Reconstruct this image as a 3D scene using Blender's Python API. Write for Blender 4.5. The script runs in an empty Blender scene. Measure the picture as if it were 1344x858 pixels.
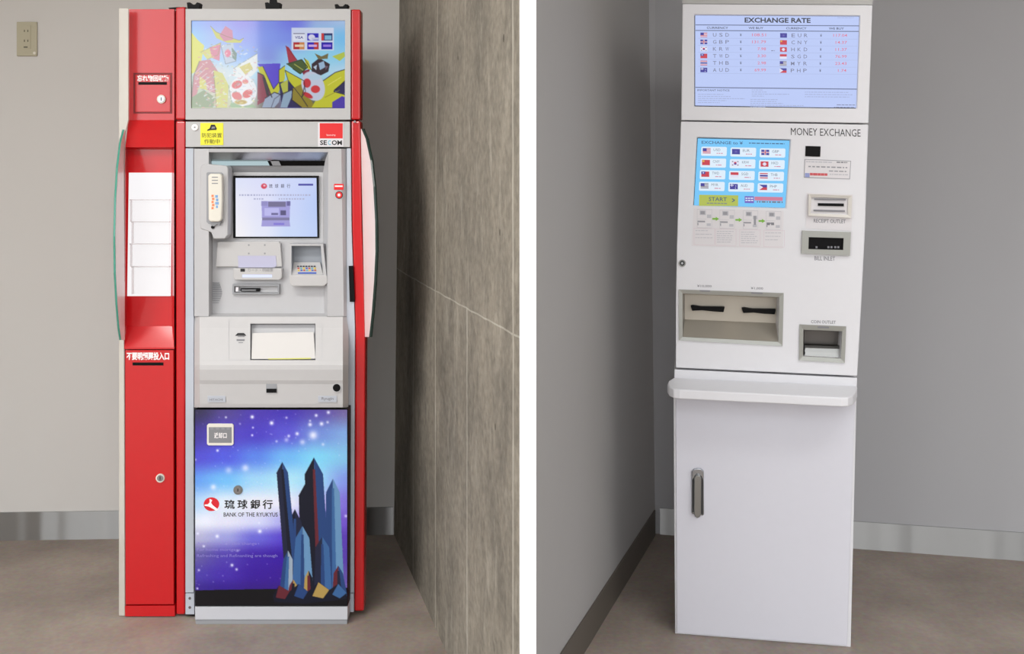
import bpy, bmesh, math, random
import numpy as np
from mathutils import Vector
random.seed(4)
F = 1283.0; CX = 672.0; HY = 240.0; H = 1.5
D = bpy.data
COL = bpy.context.scene.collection

# ------------------------------------------------------------------ colour / materials
def s2l(c):
    c = c / 255.0
    return c / 12.92 if c <= 0.04045 else ((c + 0.055) / 1.055) ** 2.4
def lin(rgb): return tuple(s2l(v) for v in rgb)

def mat(name, rgb, rough=0.5, metal=0.0, spec=0.5, emit=0.0, noise=0.0, nscale=40.0, coat=0.0, alpha=1.0, trans=0.0, bump=0.0):
    m = D.materials.new(name); m.use_nodes = True
    nt = m.node_tree; b = nt.nodes['Principled BSDF']
    c = lin(rgb)
    b.inputs['Base Color'].default_value = (*c, 1) if not emit else (c[0]*.02, c[1]*.02, c[2]*.02, 1)
    b.inputs['Roughness'].default_value = rough
    b.inputs['Metallic'].default_value = metal
    b.inputs['Specular IOR Level'].default_value = spec
    b.inputs['Coat Weight'].default_value = coat
    b.inputs['Coat Roughness'].default_value = 0.08
    b.inputs['Alpha'].default_value = alpha
    b.inputs['Transmission Weight'].default_value = trans
    if emit:
        b.inputs['Emission Color'].default_value = (*c, 1)
        b.inputs['Emission Strength'].default_value = emit
    tc = nt.nodes.new('ShaderNodeTexCoord')
    n = nt.nodes.new('ShaderNodeTexNoise'); n.inputs['Scale'].default_value = nscale; n.inputs['Detail'].default_value = 3
    nt.links.new(tc.outputs['Object'], n.inputs['Vector'])
    if noise and not emit:
        mr = nt.nodes.new('ShaderNodeMapRange')
        mr.inputs['To Min'].default_value = 1 - noise; mr.inputs['To Max'].default_value = 1 + noise
        nt.links.new(n.outputs['Fac'], mr.inputs['Value'])
        mx = nt.nodes.new('ShaderNodeVectorMath'); mx.operation = 'SCALE'
        mx.inputs[0].default_value = c
        nt.links.new(mr.outputs[0], mx.inputs['Scale'])
        nt.links.new(mx.outputs[0], b.inputs['Base Color'])
    else:
        mr = nt.nodes.new('ShaderNodeMapRange')
        mr.inputs['To Min'].default_value = max(0, rough - .03); mr.inputs['To Max'].default_value = min(1, rough + .03)
        nt.links.new(n.outputs['Fac'], mr.inputs['Value'])
        nt.links.new(mr.outputs[0], b.inputs['Roughness'])
    if bump:
        bp = nt.nodes.new('ShaderNodeBump'); bp.inputs['Strength'].default_value = bump; bp.inputs['Distance'].default_value = .002
        nt.links.new(n.outputs['Fac'], bp.inputs['Height']); nt.links.new(bp.outputs[0], b.inputs['Normal'])
    return m

def attr_mat(name, emit=0.0, rough=0.3):
    m = D.materials.new(name); m.use_nodes = True
    nt = m.node_tree; b = nt.nodes['Principled BSDF']
    a = nt.nodes.new('ShaderNodeAttribute'); a.attribute_name = 'Col'
    b.inputs['Roughness'].default_value = rough
    if emit:
        b.inputs['Base Color'].default_value = (.01, .01, .01, 1)
        nt.links.new(a.outputs['Color'], b.inputs['Emission Color'])
        b.inputs['Emission Strength'].default_value = emit
    else:
        nt.links.new(a.outputs['Color'], b.inputs['Base Color'])
    return m

# ------------------------------------------------------------------ planes: a pixel + an offset towards the viewer gives a 3D point
class Plane:
    def __init__(s, q, ang):
        s.q = Vector(q); s.u = Vector((math.cos(ang), -math.sin(ang), 0)); s.n = Vector((-math.sin(ang), -math.cos(ang), 0))
    def __call__(s, px, py, off=0.0):
        d = Vector(((px - CX) / F, 1, -(py - HY) / F))
        t = (s.q + s.n * off).dot(s.n) / d.dot(s.n)
        p = d * t
        return Vector((p.x, p.y, p.z + H))
def ground(px, py):
    Y = F * H / (py - HY); return Vector(((px - CX) / F * Y, Y, 0))

A = Plane((0, 3.38, 0), 0.0)
_bl, _br = ground(886, 832), ground(1112, 849.5)
ANG_B = math.atan2(_bl.y - _br.y, _br.x - _bl.x)
B = Plane((_bl.x, _bl.y, 0), ANG_B)

# ------------------------------------------------------------------ mesh collector
class G:
    def __init__(s, P=A): s.P = P; s.v = []; s.f = []; s.m = []; s.mats = []
    def mi(s, m):
        if m not in s.mats: s.mats.append(m)
        return s.mats.index(m)
    def add(s, pts, faces, m):
        o = len(s.v); s.v += [tuple(p) for p in pts]; k = s.mi(m)
        for f in faces: s.f.append([o + i for i in f]); s.m.append(k)
    def face(s, pts, m, off=None):          # pts: (x,y) with off, or (x,y,off)
        P = [s.P(p[0], p[1], p[2] if len(p) > 2 else off) for p in pts]
        s.add(P, [list(range(len(P)))], m)
    def rect(s, x0, y0, x1, y1, off, m, sl=0.0):
        d = sl * (x1 - x0)
        s.face([(x0, y0), (x1, y0 + d), (x1, y1 + d), (x0, y1)], m, off)
    def prism(s, poly, f, b, m, P=None):
        fr = [s.P(x, y, f) for x, y in poly]; bk = [p - s.P.n * (f - b) for p in fr]
        n = len(poly); fs = [list(range(n)), list(range(2 * n - 1, n - 1, -1))]
        for i in range(n): fs.append([i, i + n, (i + 1) % n + n, (i + 1) % n])
        s.add(fr + bk, fs, m)
    def box(s, x0, y0, x1, y1, f, b, m, sl=0.0):
        d = sl * (x1 - x0)
        s.prism([(x0, y0), (x1, y0 + d), (x1, y1 + d), (x0, y1)], f, b, m)
    def disc(s, x, y, r, f, b, m, n=24, ry=None):
        ry = ry or r
        s.prism([(x + r * math.cos(2 * math.pi * i / n), y + ry * math.sin(2 * math.pi * i / n)) for i in range(n)], f, b, m)
    def ring(s, outer, inner, f, b, m, mi=None, floor=None, fin=None):
        n = len(outer); mi = mi or m
        fin = f if fin is None else fin
        o = [s.P(x, y, f) for x, y in outer]; i_ = [s.P(x, y, fin) for x, y in inner]
        ob = [p - s.P.n * (f - b) for p in o]; ib = [p - s.P.n * (fin - b) for p in i_]
        s.add(o + i_, [[k, (k + 1) % n, n + (k + 1) % n, n + k] for k in range(n)], m)
        s.add(o + ob, [[k, n + k, n + (k + 1) % n, (k + 1) % n] for k in range(n)], m)
        s.add(i_ + ib, [[k, (k + 1) % n, n + (k + 1) % n, n + k] for k in range(n)], mi)
        if floor: s.add(ib, [list(range(n))], floor)
    def text(s, string, x0, x1, yt, yb, off, m, sl=0.0, bold=0.0):
        cu = D.curves.new('t', 'FONT'); cu.body = string; cu.resolution_u = 2; cu.offset = bold
        ob = D.objects.new('t', cu)
        me = D.meshes.new_from_object(ob)
        if len(me.vertices) == 0: print('EMPTY TEXT', string); return
        vs = [v.co.copy() for v in me.vertices]
        ax, bx_ = min(v.x for v in vs), max(v.x for v in vs); ay, by = min(v.y for v in vs), max(v.y for v in vs)
        pts = []
        for v in vs:
            x = x0 + (v.x - ax) / max(bx_ - ax, 1e-6) * (x1 - x0)
            y = yb + (v.y - ay) / max(by - ay, 1e-6) * (yt - yb) + sl * (x - x0)
            pts.append(s.P(x, y, off))
        s.add(pts, [list(p.vertices) for p in me.polygons], m)
        D.objects.remove(ob); D.curves.remove(cu); D.meshes.remove(me)
    def build(s, name, parent=None, bevel=0.0, smooth=False, seg=2, merge=False):
        me = D.meshes.new(name)
        o = D.objects.new(name, me)
        off = Vector(parent['_base']) if parent is not None else Vector((0, 0, 0))
        vs = [tuple(Vector(p) - off) for p in s.v]
        me.from_pydata(vs, [], s.f)
        for m in s.mats: me.materials.append(m)
        me.polygons.foreach_set('material_index', s.m)
        bm = bmesh.new(); bm.from_mesh(me)
        if merge or bevel: bmesh.ops.remove_doubles(bm, verts=bm.verts, dist=1e-5)
        if merge or bevel or len(s.f) < 4000 and not any(len(f) == 0 for f in s.f):
            bmesh.ops.recalc_face_normals(bm, faces=bm.faces)
        bm.to_mesh(me); bm.free()
        COL.objects.link(o)
        if parent is not None:
            o.parent = parent['_empty'] if isinstance(parent, dict) else parent
        if bevel:
            b = o.modifiers.new('bevel', 'BEVEL'); b.width = bevel; b.segments = seg; b.limit_method = 'ANGLE'; b.angle_limit = math.radians(40)
            b.harden_normals = False
        if smooth:
            for p in me.polygons: p.use_smooth = True
        return o

def thing(name, base, label, cat):
    e = D.objects.new(name, None); e.empty_display_size = .2; e.location = base; COL.objects.link(e)
    e['label'] = label; e['category'] = cat
    return {'_empty': e, '_base': tuple(base)}
def sub(o, base):         # a part that carries sub-parts
    return {'_empty': o, '_base': base['_base']}
def lab(o, t): o['label'] = t; return o

def struct(o): o['kind'] = 'structure'; return o

# ------------------------------------------------------------------ pictures painted into a fine grid (colour per vertex)
class Canvas:
    def __init__(s, x0, y0, x1, y1, res=1.5):
        s.x0, s.y0, s.x1, s.y1 = x0, y0, x1, y1
        s.w = int((x1 - x0) * res) + 1; s.h = int((y1 - y0) * res) + 1
        s.X, s.Y = np.meshgrid(np.linspace(x0, x1, s.w), np.linspace(y0, y1, s.h))
        s.c = np.zeros((s.h, s.w, 3))
    def fill(s, mask, rgb, a=1.0):
        m = (mask.astype(float) * a)[..., None]; s.c = s.c * (1 - m) + np.array(rgb, float) * m
    def grad(s, table, ys):
        t = np.array(table, float); n = t.shape[1]
        fx = (s.X - s.x0) / (s.x1 - s.x0) * (n - 1); ix = np.clip(fx.astype(int), 0, n - 2); fx = fx - ix
        fx = fx * fx * (3 - 2 * fx)
        fy = np.interp(s.Y, ys, np.arange(len(ys))); iy = np.clip(fy.astype(int), 0, len(ys) - 2); fy = fy - iy
        fy = fy * fy * (3 - 2 * fy)
        fx = fx[..., None]; fy = fy[..., None]
        s.c = (t[iy, ix] * (1 - fx) + t[iy, ix + 1] * fx) * (1 - fy) + (t[iy + 1, ix] * (1 - fx) + t[iy + 1, ix + 1] * fx) * fy
    def poly(s, pts, rgb, a=1.0):
        ss = 0.0
        for dx, dy in ((-.2, -.2), (.2, -.2), (-.2, .2), (.2, .2)):
            X, Y = s.X + dx, s.Y + dy
            ins = np.zeros(X.shape, bool); n = len(pts); j = n - 1
            for i in range(n):
                xi, yi = pts[i]; xj, yj = pts[j]
                if yi != yj:
                    ins ^= ((yi > Y) != (yj > Y)) & (X < (xj - xi) * (Y - yi) / (yj - yi) + xi)
                j = i
            ss = ss + ins * .25
        s.fill(ss, rgb, a)
    def ell(s, x, y, rx, ry, rgb, a=1.0, rot=0.0):
        dx, dy = s.X - x, s.Y - y; c, n = math.cos(rot), math.sin(rot)
        r = np.sqrt(((dx * c + dy * n) / rx) ** 2 + ((-dx * n + dy * c) / ry) ** 2)
        s.fill(np.clip((1 - r) * min(rx, ry) + .5, 0, 1), rgb, a)
    def rect(s, x0, y0, x1, y1, rgb, a=1.0): s.poly([(x0, y0), (x1, y0), (x1, y1), (x0, y1)], rgb, a)
    def glow(s, x, y, r, rgb, a=1.0):
        s.fill(np.exp(-((s.X - x) ** 2 + (s.Y - y) ** 2) / (2 * r * r)), rgb, a)
    def build(s, name, P, off, m, parent, corners=None):
        base = Vector(parent['_base'])
        vs = []
        for y in range(s.h):
            for x in range(s.w):
                vs.append(P(s.X[y, x], s.Y[y, x], off) - base)
        w = s.w; fs = [(y * w + x, (y + 1) * w + x, (y + 1) * w + x + 1, y * w + x + 1) for y in range(s.h - 1) for x in range(w - 1)]
        me = D.meshes.new(name); me.from_pydata(vs, [], fs)
        c = np.clip(s.c, 0, 255) / 255.0
        c = np.where(c <= .04045, c / 12.92, ((c + .055) / 1.055) ** 2.4)
        at = me.color_attributes.new('Col', 'FLOAT_COLOR', 'POINT')
        at.data.foreach_set('color', np.concatenate([c.reshape(-1, 3), np.ones((s.w * s.h, 1))], 1).astype(np.float32).ravel())
        me.materials.append(m)
        o = D.objects.new(name, me); COL.objects.link(o); o.parent = parent['_empty']
        return o

# ------------------------------------------------------------------ material palette
RED = mat('red_gloss', (199, 11, 20), .25, spec=.5, noise=.03, coat=.5)
REDD = mat('red_dark', (120, 12, 16), .5)
GREY = mat('grey_paint', (189, 189, 189), .45, noise=.02)
SILV = mat('silver_strip', (188, 194, 204), .38, noise=.02)
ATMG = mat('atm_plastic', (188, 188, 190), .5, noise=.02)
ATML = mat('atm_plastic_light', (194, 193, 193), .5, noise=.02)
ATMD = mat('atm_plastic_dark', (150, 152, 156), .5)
BLK = mat('black_plastic', (8, 8, 9), .5, spec=.15)
SEAM = mat('seam_dark', (60, 60, 60), .8)
CHR = mat('chrome', (165, 167, 170), .18, metal=1)
BRSH = mat('brushed_steel', (150, 150, 147), .3, metal=1)
WHT = mat('white_powder_coat', (231, 231, 234), .42, noise=.012)
WHTD = mat('white_door', (222, 222, 230), .4, noise=.012)
LEDW = mat('lit_panel', (246, 244, 246), .3, emit=1.0)
WTX = mat('white_lettering', (250, 245, 245), .5)
BTX = mat('black_lettering', (25, 25, 28), .6)
GTX = mat('grey_lettering', (135, 135, 140), .6)
CREAM = mat('cream_plastic', (226, 222, 210), .4)
STKR = mat('white_sticker', (226, 224, 228), .45)

# ================================================================== ROOM SHELL
def wall_mat(name, rgb):
    return mat(name, rgb, .75, noise=.03, nscale=1.3, spec=.2)
WL = wall_mat('wall_paint_left', (215, 213, 209))
WR = wall_mat('wall_paint_right', (183, 183, 185))
WR2 = wall_mat('wall_paint_partition', (172, 170, 168))
CEIL = wall_mat('ceiling_paint', (225, 224, 220))
POST = mat('white_post_paint', (253, 253, 253), .6, noise=.004)

def floor_mat():
    m = D.materials.new('polished_concrete_floor'); m.use_nodes = True; nt = m.node_tree; b = nt.nodes['Principled BSDF']
    tc = nt.nodes.new('ShaderNodeTexCoord')
    n1 = nt.nodes.new('ShaderNodeTexNoise'); n1.inputs['Scale'].default_value = 1.9; n1.inputs['Detail'].default_value = 8; n1.inputs['Roughness'].default_value = .62
    n2 = nt.nodes.new('ShaderNodeTexNoise'); n2.inputs['Scale'].default_value = 60; n2.inputs['Detail'].default_value = 3
    for n in (n1, n2): nt.links.new(tc.outputs['Object'], n.inputs['Vector'])
    r = nt.nodes.new('ShaderNodeValToRGB')
    r.color_ramp.elements[0].position = .33; r.color_ramp.elements[0].color = (*lin((138, 127, 118)), 1)
    r.color_ramp.elements[1].position = .68; r.color_ramp.elements[1].color = (*lin((172, 159, 148)), 1)
    nt.links.new(n1.outputs['Fac'], r.inputs['Fac'])
    mx = nt.nodes.new('ShaderNodeMix'); mx.data_type = 'RGBA'; mx.blend_type = 'SOFT_LIGHT'; mx.inputs['Factor'].default_value = .35
    nt.links.new(r.outputs['Color'], mx.inputs['A']); nt.links.new(n2.outputs['Color'], mx.inputs['B'])
    nt.links.new(mx.outputs['Result'], b.inputs['Base Color'])
    b.inputs['Roughness'].default_value = .5; b.inputs['Specular IOR Level'].default_value = .25
    return m

def concrete_mat():
    m = D.materials.new('board_formed_concrete'); m.use_nodes = True; nt = m.node_tree; b = nt.nodes['Principled BSDF']
    N = nt.nodes.new; L = nt.links.new
    def math_(op, a, c=None):
        k = N('ShaderNodeMath'); k.operation = op
        for i, v in enumerate((a, c)):
            if v is None: continue
            if isinstance(v, (int, float)): k.inputs[i].default_value = v
            else: L(v, k.inputs[i])
        return k.outputs[0]
    tc = N('ShaderNodeTexCoord'); sx = N('ShaderNodeSeparateXYZ'); L(tc.outputs['Object'], sx.inputs[0])
    Y, Z = sx.outputs['Y'], sx.outputs['Z']
    mp = N('ShaderNodeMapping'); mp.inputs['Scale'].default_value = (1, 1.9, 1.1); L(tc.outputs['Object'], mp.inputs['Vector'])
    n1 = N('ShaderNodeTexNoise'); n1.inputs['Scale'].default_value = 2.2; n1.inputs['Detail'].default_value = 12; n1.inputs['Roughness'].default_value = .72; L(mp.outputs[0], n1.inputs['Vector'])
    n2 = N('ShaderNodeTexNoise'); n2.inputs['Scale'].default_value = 45; n2.inputs['Detail'].default_value = 5; L(tc.outputs['Object'], n2.inputs['Vector'])
    r = N('ShaderNodeValToRGB')
    r.color_ramp.elements[0].position = .28; r.color_ramp.elements[0].color = (*lin((98, 94, 86)), 1)
    r.color_ramp.elements[1].position = .66; r.color_ramp.elements[1].color = (*lin((146, 139, 126)), 1)
    L(n1.outputs['Fac'], r.inputs['Fac'])
    mx = N('ShaderNodeMix'); mx.data_type = 'RGBA'; mx.blend_type = 'SOFT_LIGHT'; mx.inputs['Factor'].default_value = .55
    L(r.outputs['Color'], mx.inputs['A']); L(n2.outputs['Fac'], mx.inputs['B'])
    # pale vertical lime runs
    mp2 = N('ShaderNodeMapping'); mp2.inputs['Scale'].default_value = (1, 9, 2.2); L(tc.outputs['Object'], mp2.inputs['Vector'])
    n3 = N('ShaderNodeTexNoise'); n3.inputs['Scale'].default_value = 1.5; n3.inputs['Detail'].default_value = 6; n3.inputs['Roughness'].default_value = .7; L(mp2.outputs[0], n3.inputs['Vector'])
    r3 = N('ShaderNodeValToRGB'); r3.color_ramp.elements[0].position = .56; r3.color_ramp.elements[1].position = .82
    r3.color_ramp.elements[1].color = (.5, .5, .5, 1)
    L(n3.outputs['Fac'], r3.inputs['Fac'])
    mx2 = N('ShaderNodeMix'); mx2.data_type = 'RGBA'; L(r3.outputs['Color'], mx2.inputs['Factor']); L(mx.outputs['Result'], mx2.inputs['A']); mx2.inputs['B'].default_value = (*lin((196, 190, 176)), 1)
    # formwork joints, slightly paler
    wob = N('ShaderNodeTexNoise'); wob.inputs['Scale'].default_value = 6; L(tc.outputs['Object'], wob.inputs['Vector'])
    wz = math_('MULTIPLY', math_('SUBTRACT', wob.outputs['Fac'], .5), .012)
    def line(coord, c, w):
        d = math_('ABSOLUTE', math_('SUBTRACT', math_('ADD', coord, wz), c)); return math_('LESS_THAN', d, w)
    below = math_('LESS_THAN', Z, 1.135)
    j = line(Z, 1.135, .0025)
    for c, w, half in ((3.30, .006, 0), (2.845, .006, 1), (2.37, .006, 0), (3.72, .006, 1)):
        t = line(Y, c, w)
        if half: t = math_('MULTIPLY', t, below)
        j = math_('MAXIMUM', j, t)
    fac = math_('MULTIPLY', math_('MULTIPLY', j, n3.outputs['Fac']), .75)
    mx3 = N('ShaderNodeMix'); mx3.data_type = 'RGBA'; L(fac, mx3.inputs['Factor']); L(mx2.outputs['Result'], mx3.inputs['A']); mx3.inputs['B'].default_value = (*lin((200, 196, 184)), 1)
    # tie holes and air pockets
    hole = None
    for px, py, rr in ((661, 50, .006), (601, 76, .004), (656, 305, .005), (546, 88, .004), (564, 338, .004), (650, 560, .005), (588, 600, .003)):
        yy = .667 / (.2805 + (px - 672) / 1283); zz = 1.5 - (py - 240) * yy / 1283
        a_ = math_('SUBTRACT', Y, yy); b_ = math_('MULTIPLY', math_('SUBTRACT', Z, zz), .55)
        h_ = math_('LESS_THAN', math_('ADD', math_('MULTIPLY', a_, a_), math_('MULTIPLY', b_, b_)), rr * rr)
        hole = h_ if hole is None else math_('MAXIMUM', hole, h_)
    mx4 = N('ShaderNodeMix'); mx4.data_type = 'RGBA'; L(math_('MULTIPLY', hole, .8), mx4.inputs['Factor']); L(mx3.outputs['Result'], mx4.inputs['A']); mx4.inputs['B'].default_value = (*lin((60, 54, 46)), 1)
    L(mx4.outputs['Result'], b.inputs['Base Color'])
    b.inputs['Roughness'].default_value = .8; b.inputs['Specular IOR Level'].default_value = .25
    bp = N('ShaderNodeBump'); bp.inputs['Strength'].default_value = .35; bp.inputs['Distance'].default_value = .01
    L(n2.outputs['Fac'], bp.inputs['Height']); L(bp.outputs[0], b.inputs['Normal'])
    return m

def wallprism(name, plan, z0, z1, m, top=None, bevel=0):
    g = G(); n = len(plan); top = top or plan
    pts = [(x, y, z0) for x, y in plan] + [(x, y, z1) for x, y in top]
    fs = [list(range(n)), list(range(n, 2 * n))] + [[i, (i + 1) % n, n + (i + 1) % n, n + i] for i in range(n)]
    g.add(pts, fs, m)
    return struct(g.build(name, bevel=bevel, merge=True))

ZC = 2.95
C1 = (-.504, 4.175); C2 = (.018, 2.314); C3 = (.056, 2.314); C4 = (.0648, 2.68); C5 = (.613, 4.183)
LB = (-3.0, 4.07)
rb = ground(1344, 735.5); dirx = Vector((rb.x - C5[0], rb.y - C5[1])).normalized()
RB = (C5[0] + dirx.x * 2.6, C5[1] + dirx.y * 2.6)
CONC = concrete_mat()
wallprism('floor', [(-9, -9), (9, -9), (9, 4.6), (-9, 4.6)], -.1, 0, floor_mat())
wallprism('ceiling', [(-3.1, .2), (3.4, .2), (3.4, 4.6), (-3.1, 4.6)], ZC, ZC + .1, CEIL)
wallprism('wall_left', [(-3.1, 1.4), (-3.0, 1.4), (-3.0, 4.3), (-3.1, 4.3)], 0, ZC, WL)
wallprism('wall_back', [LB, C1, (C1[0] + .06, C1[1] + .001), (C1[0] + .06, 4.4), (-3.0, 4.4)], 0, ZC, WL)
wallprism('wall_right', [(RB[0], .2), (RB[0] + .1, .2), (RB[0] + .1, 4.3), (RB[0], 4.3)], 0, ZC, WR)
wallprism('wall_rear', [(C5[0] - .08, C5[1] + .0015), C5, RB, (RB[0], 4.4), (C5[0] - .08, 4.4)], 0, ZC, WR)
mid = (.040, 2.68)
wallprism('wall_concrete', [C1, C2, (C2[0] + .019, C2[1]), mid, (.06, 4.3), (C1[0], 4.3)], 0, ZC, CONC,
          top=[(C1[0] + .03, C1[1]), C2, (C2[0] + .019, C2[1]), mid, (.06, 4.3), (C1[0] + .03, 4.3)])
wallprism('wall_partition', [mid, C4, C5, (C5[0], 4.3), (.06, 4.3)], 0, ZC, WR2, top=[mid, C4, (C5[0] - .035, C5[1]), (C5[0] - .035, 4.3), (.06, 4.3)])
# painted end of the partition between the two bays
wallprism('wall_end', [(.0178, 2.300), (.0568, 2.300), C4, (.0178 + .0195, 2.68)], 0, ZC, POST)

# unseen dark slabs added behind the viewer to cut bands into the reflections
BLOCKER = wall_mat('blocker_dark', (70, 68, 66))
for k, (xa, xb) in enumerate(((-6.6, -6.1), (-2.8, -1.5), (-.1, .15), (1.5, 1.75), (3.0, 3.8), (5.2, 5.9))):
    wallprism('reflection_blocker_%d' % (k + 1), [(xa, -4.2), (xb, -4.2), (xb, -4.0), (xa, -4.0)], 0, 4.6, BLOCKER)
def base_mat():
    m = D.materials.new('baseboard_steel'); m.use_nodes = True; nt = m.node_tree; b = nt.nodes['Principled BSDF']
    b.inputs['Metallic'].default_value = 1.0; b.inputs['Roughness'].default_value = .16
    b.inputs['Base Color'].default_value = (*lin((172, 172, 171)), 1)
    b.inputs['Roughness'].default_value = .42; b.inputs['Anisotropic'].default_value = 1.0; b.inputs['Anisotropic Rotation'].default_value = .25
    tg = nt.nodes.new('ShaderNodeTangent'); tg.direction_type = 'RADIAL'; tg.axis = 'Z'; nt.links.new(tg.outputs[0], b.inputs['Tangent'])
    tc = nt.nodes.new('ShaderNodeTexCoord'); mp = nt.nodes.new('ShaderNodeMapping'); mp.inputs['Scale'].default_value = (3, 3, .01)
    n = nt.nodes.new('ShaderNodeTexNoise'); n.inputs['Scale'].default_value = 1.2
    nt.links.new(tc.outputs['Object'], mp.inputs['Vector']); nt.links.new(mp.outputs[0], n.inputs['Vector'])
    bp = nt.nodes.new('ShaderNodeBump'); bp.inputs['Strength'].default_value = .5; bp.inputs['Distance'].default_value = .05
    nt.links.new(n.outputs['Fac'], bp.inputs['Height']); nt.links.new(bp.outputs[0], b.inputs['Normal'])
    return m
BSM = base_mat()
BSD = mat('baseboard_dark_vinyl', (96, 90, 82), .45, noise=.04)
def skirt(name, p, q, h, m, t=.006):
    p, q = Vector(p), Vector(q); d = (q - p).normalized(); n = Vector((d.y, -d.x)) * t
    wallprism(name, [tuple(p + n), tuple(q + n), tuple(q + n * .02), tuple(p + n * .02)], 0, h, m)
skirt('baseboard_back', LB, (C1[0] - .003, C1[1]), .118, BSM)
skirt('baseboard_rear', (C5[0] + .02, C5[1] - .004), RB, .112, BSM)
skirt('baseboard_partition', C4, (C5[0] - .008, C5[1] - .02), .108, BSD)

# ================================================================== POWER OUTLET
PW = Plane((LB[0], LB[1], 0), -math.atan2(C1[1] - LB[1], C1[0] - LB[0]))
op = PW(35, 51, 0)
T = thing('power_outlet', (op.x, op.y - .004, PW(35, 74).z), 'beige double power outlet on the grey wall, upper left of the bank machine', 'outlet')
OUT = mat('outlet_beige', (186, 180, 155), .5); OUTD = mat('outlet_slot', (90, 86, 72), .7)
g = G(PW); g.box(21.5, 28.5, 48.5, 73.5, .008, .0005, OUT); g.build('cover_plate', T, bevel=.003)
g = G(PW); g.box(29, 33, 40, 64, .0105, .006, OUT); o = g.build('socket_insert', T, bevel=.001)
for y in (40.5, 53.5):
    for x in (32, 36.5):
        g = G(PW); g.box(x - .6, y - 1.4, x + .6, y + 1.4, .0108, .009, OUTD); g.build('socket_slot', T)
g = G(PW); g.box(31, 61, 36.2, 62.6, .0108, .009, OUTD); g.build('earth_slot', T)
g = G(PW); g.disc(45, 69.5, 1.8, .0095, .006, CREAM); g.build('indicator_button', T)

# ================================================================== RED ENCLOSURE WITH HEADER DISPLAY
EB = (A(320, 800).x, 3.40, 0)
E = thing('cash_machine', EB, 'red and grey bank cash machine with starry lower door, standing beside the concrete wall', 'cash machine')
def zpx(z, Y): return HY + (H - z) * F / Y
# housings behind the header and behind the side column
g = G()
def tapered(g, xa, xb, ya, yb, f, yback, sa, sb, m):
    p, q_ = A(xa, ya, f), A(xb, yb, f)
    z1, z0 = p.z, max(q_.z, 0)
    pts = [(p.x, 3.38 - f, z0), (q_.x, 3.38 - f, z0), (q_.x + sb, yback, z0), (p.x + sa, yback, z0)]
    pts += [(a_, b_, z1) for a_, b_, c__ in pts]
    g.add(pts, [[0, 1, 2, 3], [4, 5, 6, 7], [0, 1, 5, 4], [1, 2, 6, 5], [2, 3, 7, 6], [3, 0, 4, 7]], m)
tapered(g, 243, 471, 13, 193, -.058, 3.93, .01, -.085, REDD)
g.build('header_housing', E, merge=True)
g = G(); tapered(g, 170.5, 241, 14, 830, -.060, 3.86, .05, .0, REDD); g.build('column_housing', E, merge=True)
# side column
g = G()
def row_quad(r0, r1, m): g.face([(r0[0], r0[2], r0[3]), (r0[1], r0[2], r0[3]), (r1[1], r1[2], r1[3]), (r1[0], r1[2], r1[3])], m)
g.prism([(169, 12), (228.6, 12), (228.6, 157.5), (168.5, 157.5)], -.042, -.058, RED)
row_quad((168.5, 228.6, 157.5, -.042), (164.5, 228.6, 193, .008), RED)
row_quad((164.5, 228.6, 193, .008), (167, 225.5, 196, -.03), RED)
g.face([(164.5, 193, .008), (167, 196, -.03), (165.8, 428, -.03), (163, 428, .004)], RED)
g.face([(228.6, 193, .008), (225.5, 196, -.03), (225.5, 428, -.03), (228.6, 428, .004)], RED)
row_quad((167, 225.5, 196, -.03), (165.8, 225.5, 428, -.03), RED)
row_quad((165.8, 225.5, 428, -.03), (163, 228.6, 456, .004), RED)
g.face([(163, 428, .004), (165.8, 428, -.03), (163, 456, .004)], RED)
g.face([(228.6, 428, .004), (225.5, 428, -.03), (228.6, 456, .004)], RED)
g.face([(168.5, 157.5, -.058), (164.5, 193, -.058), (164.5, 193, .008), (168.5, 157.5, -.042)], RED)
g.face([(164.5, 193, -.058), (163, 456, -.058), (163, 456, .004), (163, 428, .004), (164.5, 193, .008)], RED)
g.face([(228.6, 157.5, -.058), (228.6, 193, -.058), (228.6, 193, .008), (228.6, 157.5, -.042)], RED)
g.face([(228.6, 193, -.058), (228.6, 456, -.058), (228.6, 456, .004), (228.6, 428, .004), (228.6, 193, .008)], RED)
g.prism([(163, 456), (228.6, 456), (228.6, 458), (163, 458)], .004, -.058, RED)
g.prism([(163.5, 458), (228.6, 458), (229.3, 795), (164, 795)], -.014, -.058, REDD)
g.prism([(164.2, 795), (229.3, 794.5), (229.3, 808.5), (164.2, 808.5)], .004, -.058, RED)
col = g.build('side_column', E)
# upper slot door set in a recess
g = G(); g.ring([(175, 95.5), (226, 95.5), (226, 149), (175, 149)], [(177.5, 98), (223.5, 98), (223.5, 147), (177.5, 147)], -.0415, -.044, REDD)
g.build('door_recess', E)
g = G(); g.box(178.3, 98.5, 223, 146.6, -.040, -.048, RED); dd = g.build('slot_door', E, bevel=.001)
S = sub(dd, E)
g = G(); g.text('忘れ物回収箱', 180, 221.5, 98.6, 106.8, -.0395, WTX, bold=.03); lab(g.build('lettering', S), 'white lettering')
g = G(); g.box(181.5, 107.6, 219, 111.2, -.0394, -.046, BLK); g.build('slot', S)
def lock(x, y, r, off, base, P=A, m=None):
    g = G(P); g.disc(x, y, r, off + .006, off - .004, m or CREAM); g.disc(x, y, r * .72, off + .0085, off + .004, CHR)
    g.box(x - .5, y - r * .4, x + .5, y + r * .4, off + .0088, off + .006, BLK)
    return g.build('lock', base)
lock(211.5, 130, 5.6, -.04, S)
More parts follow.
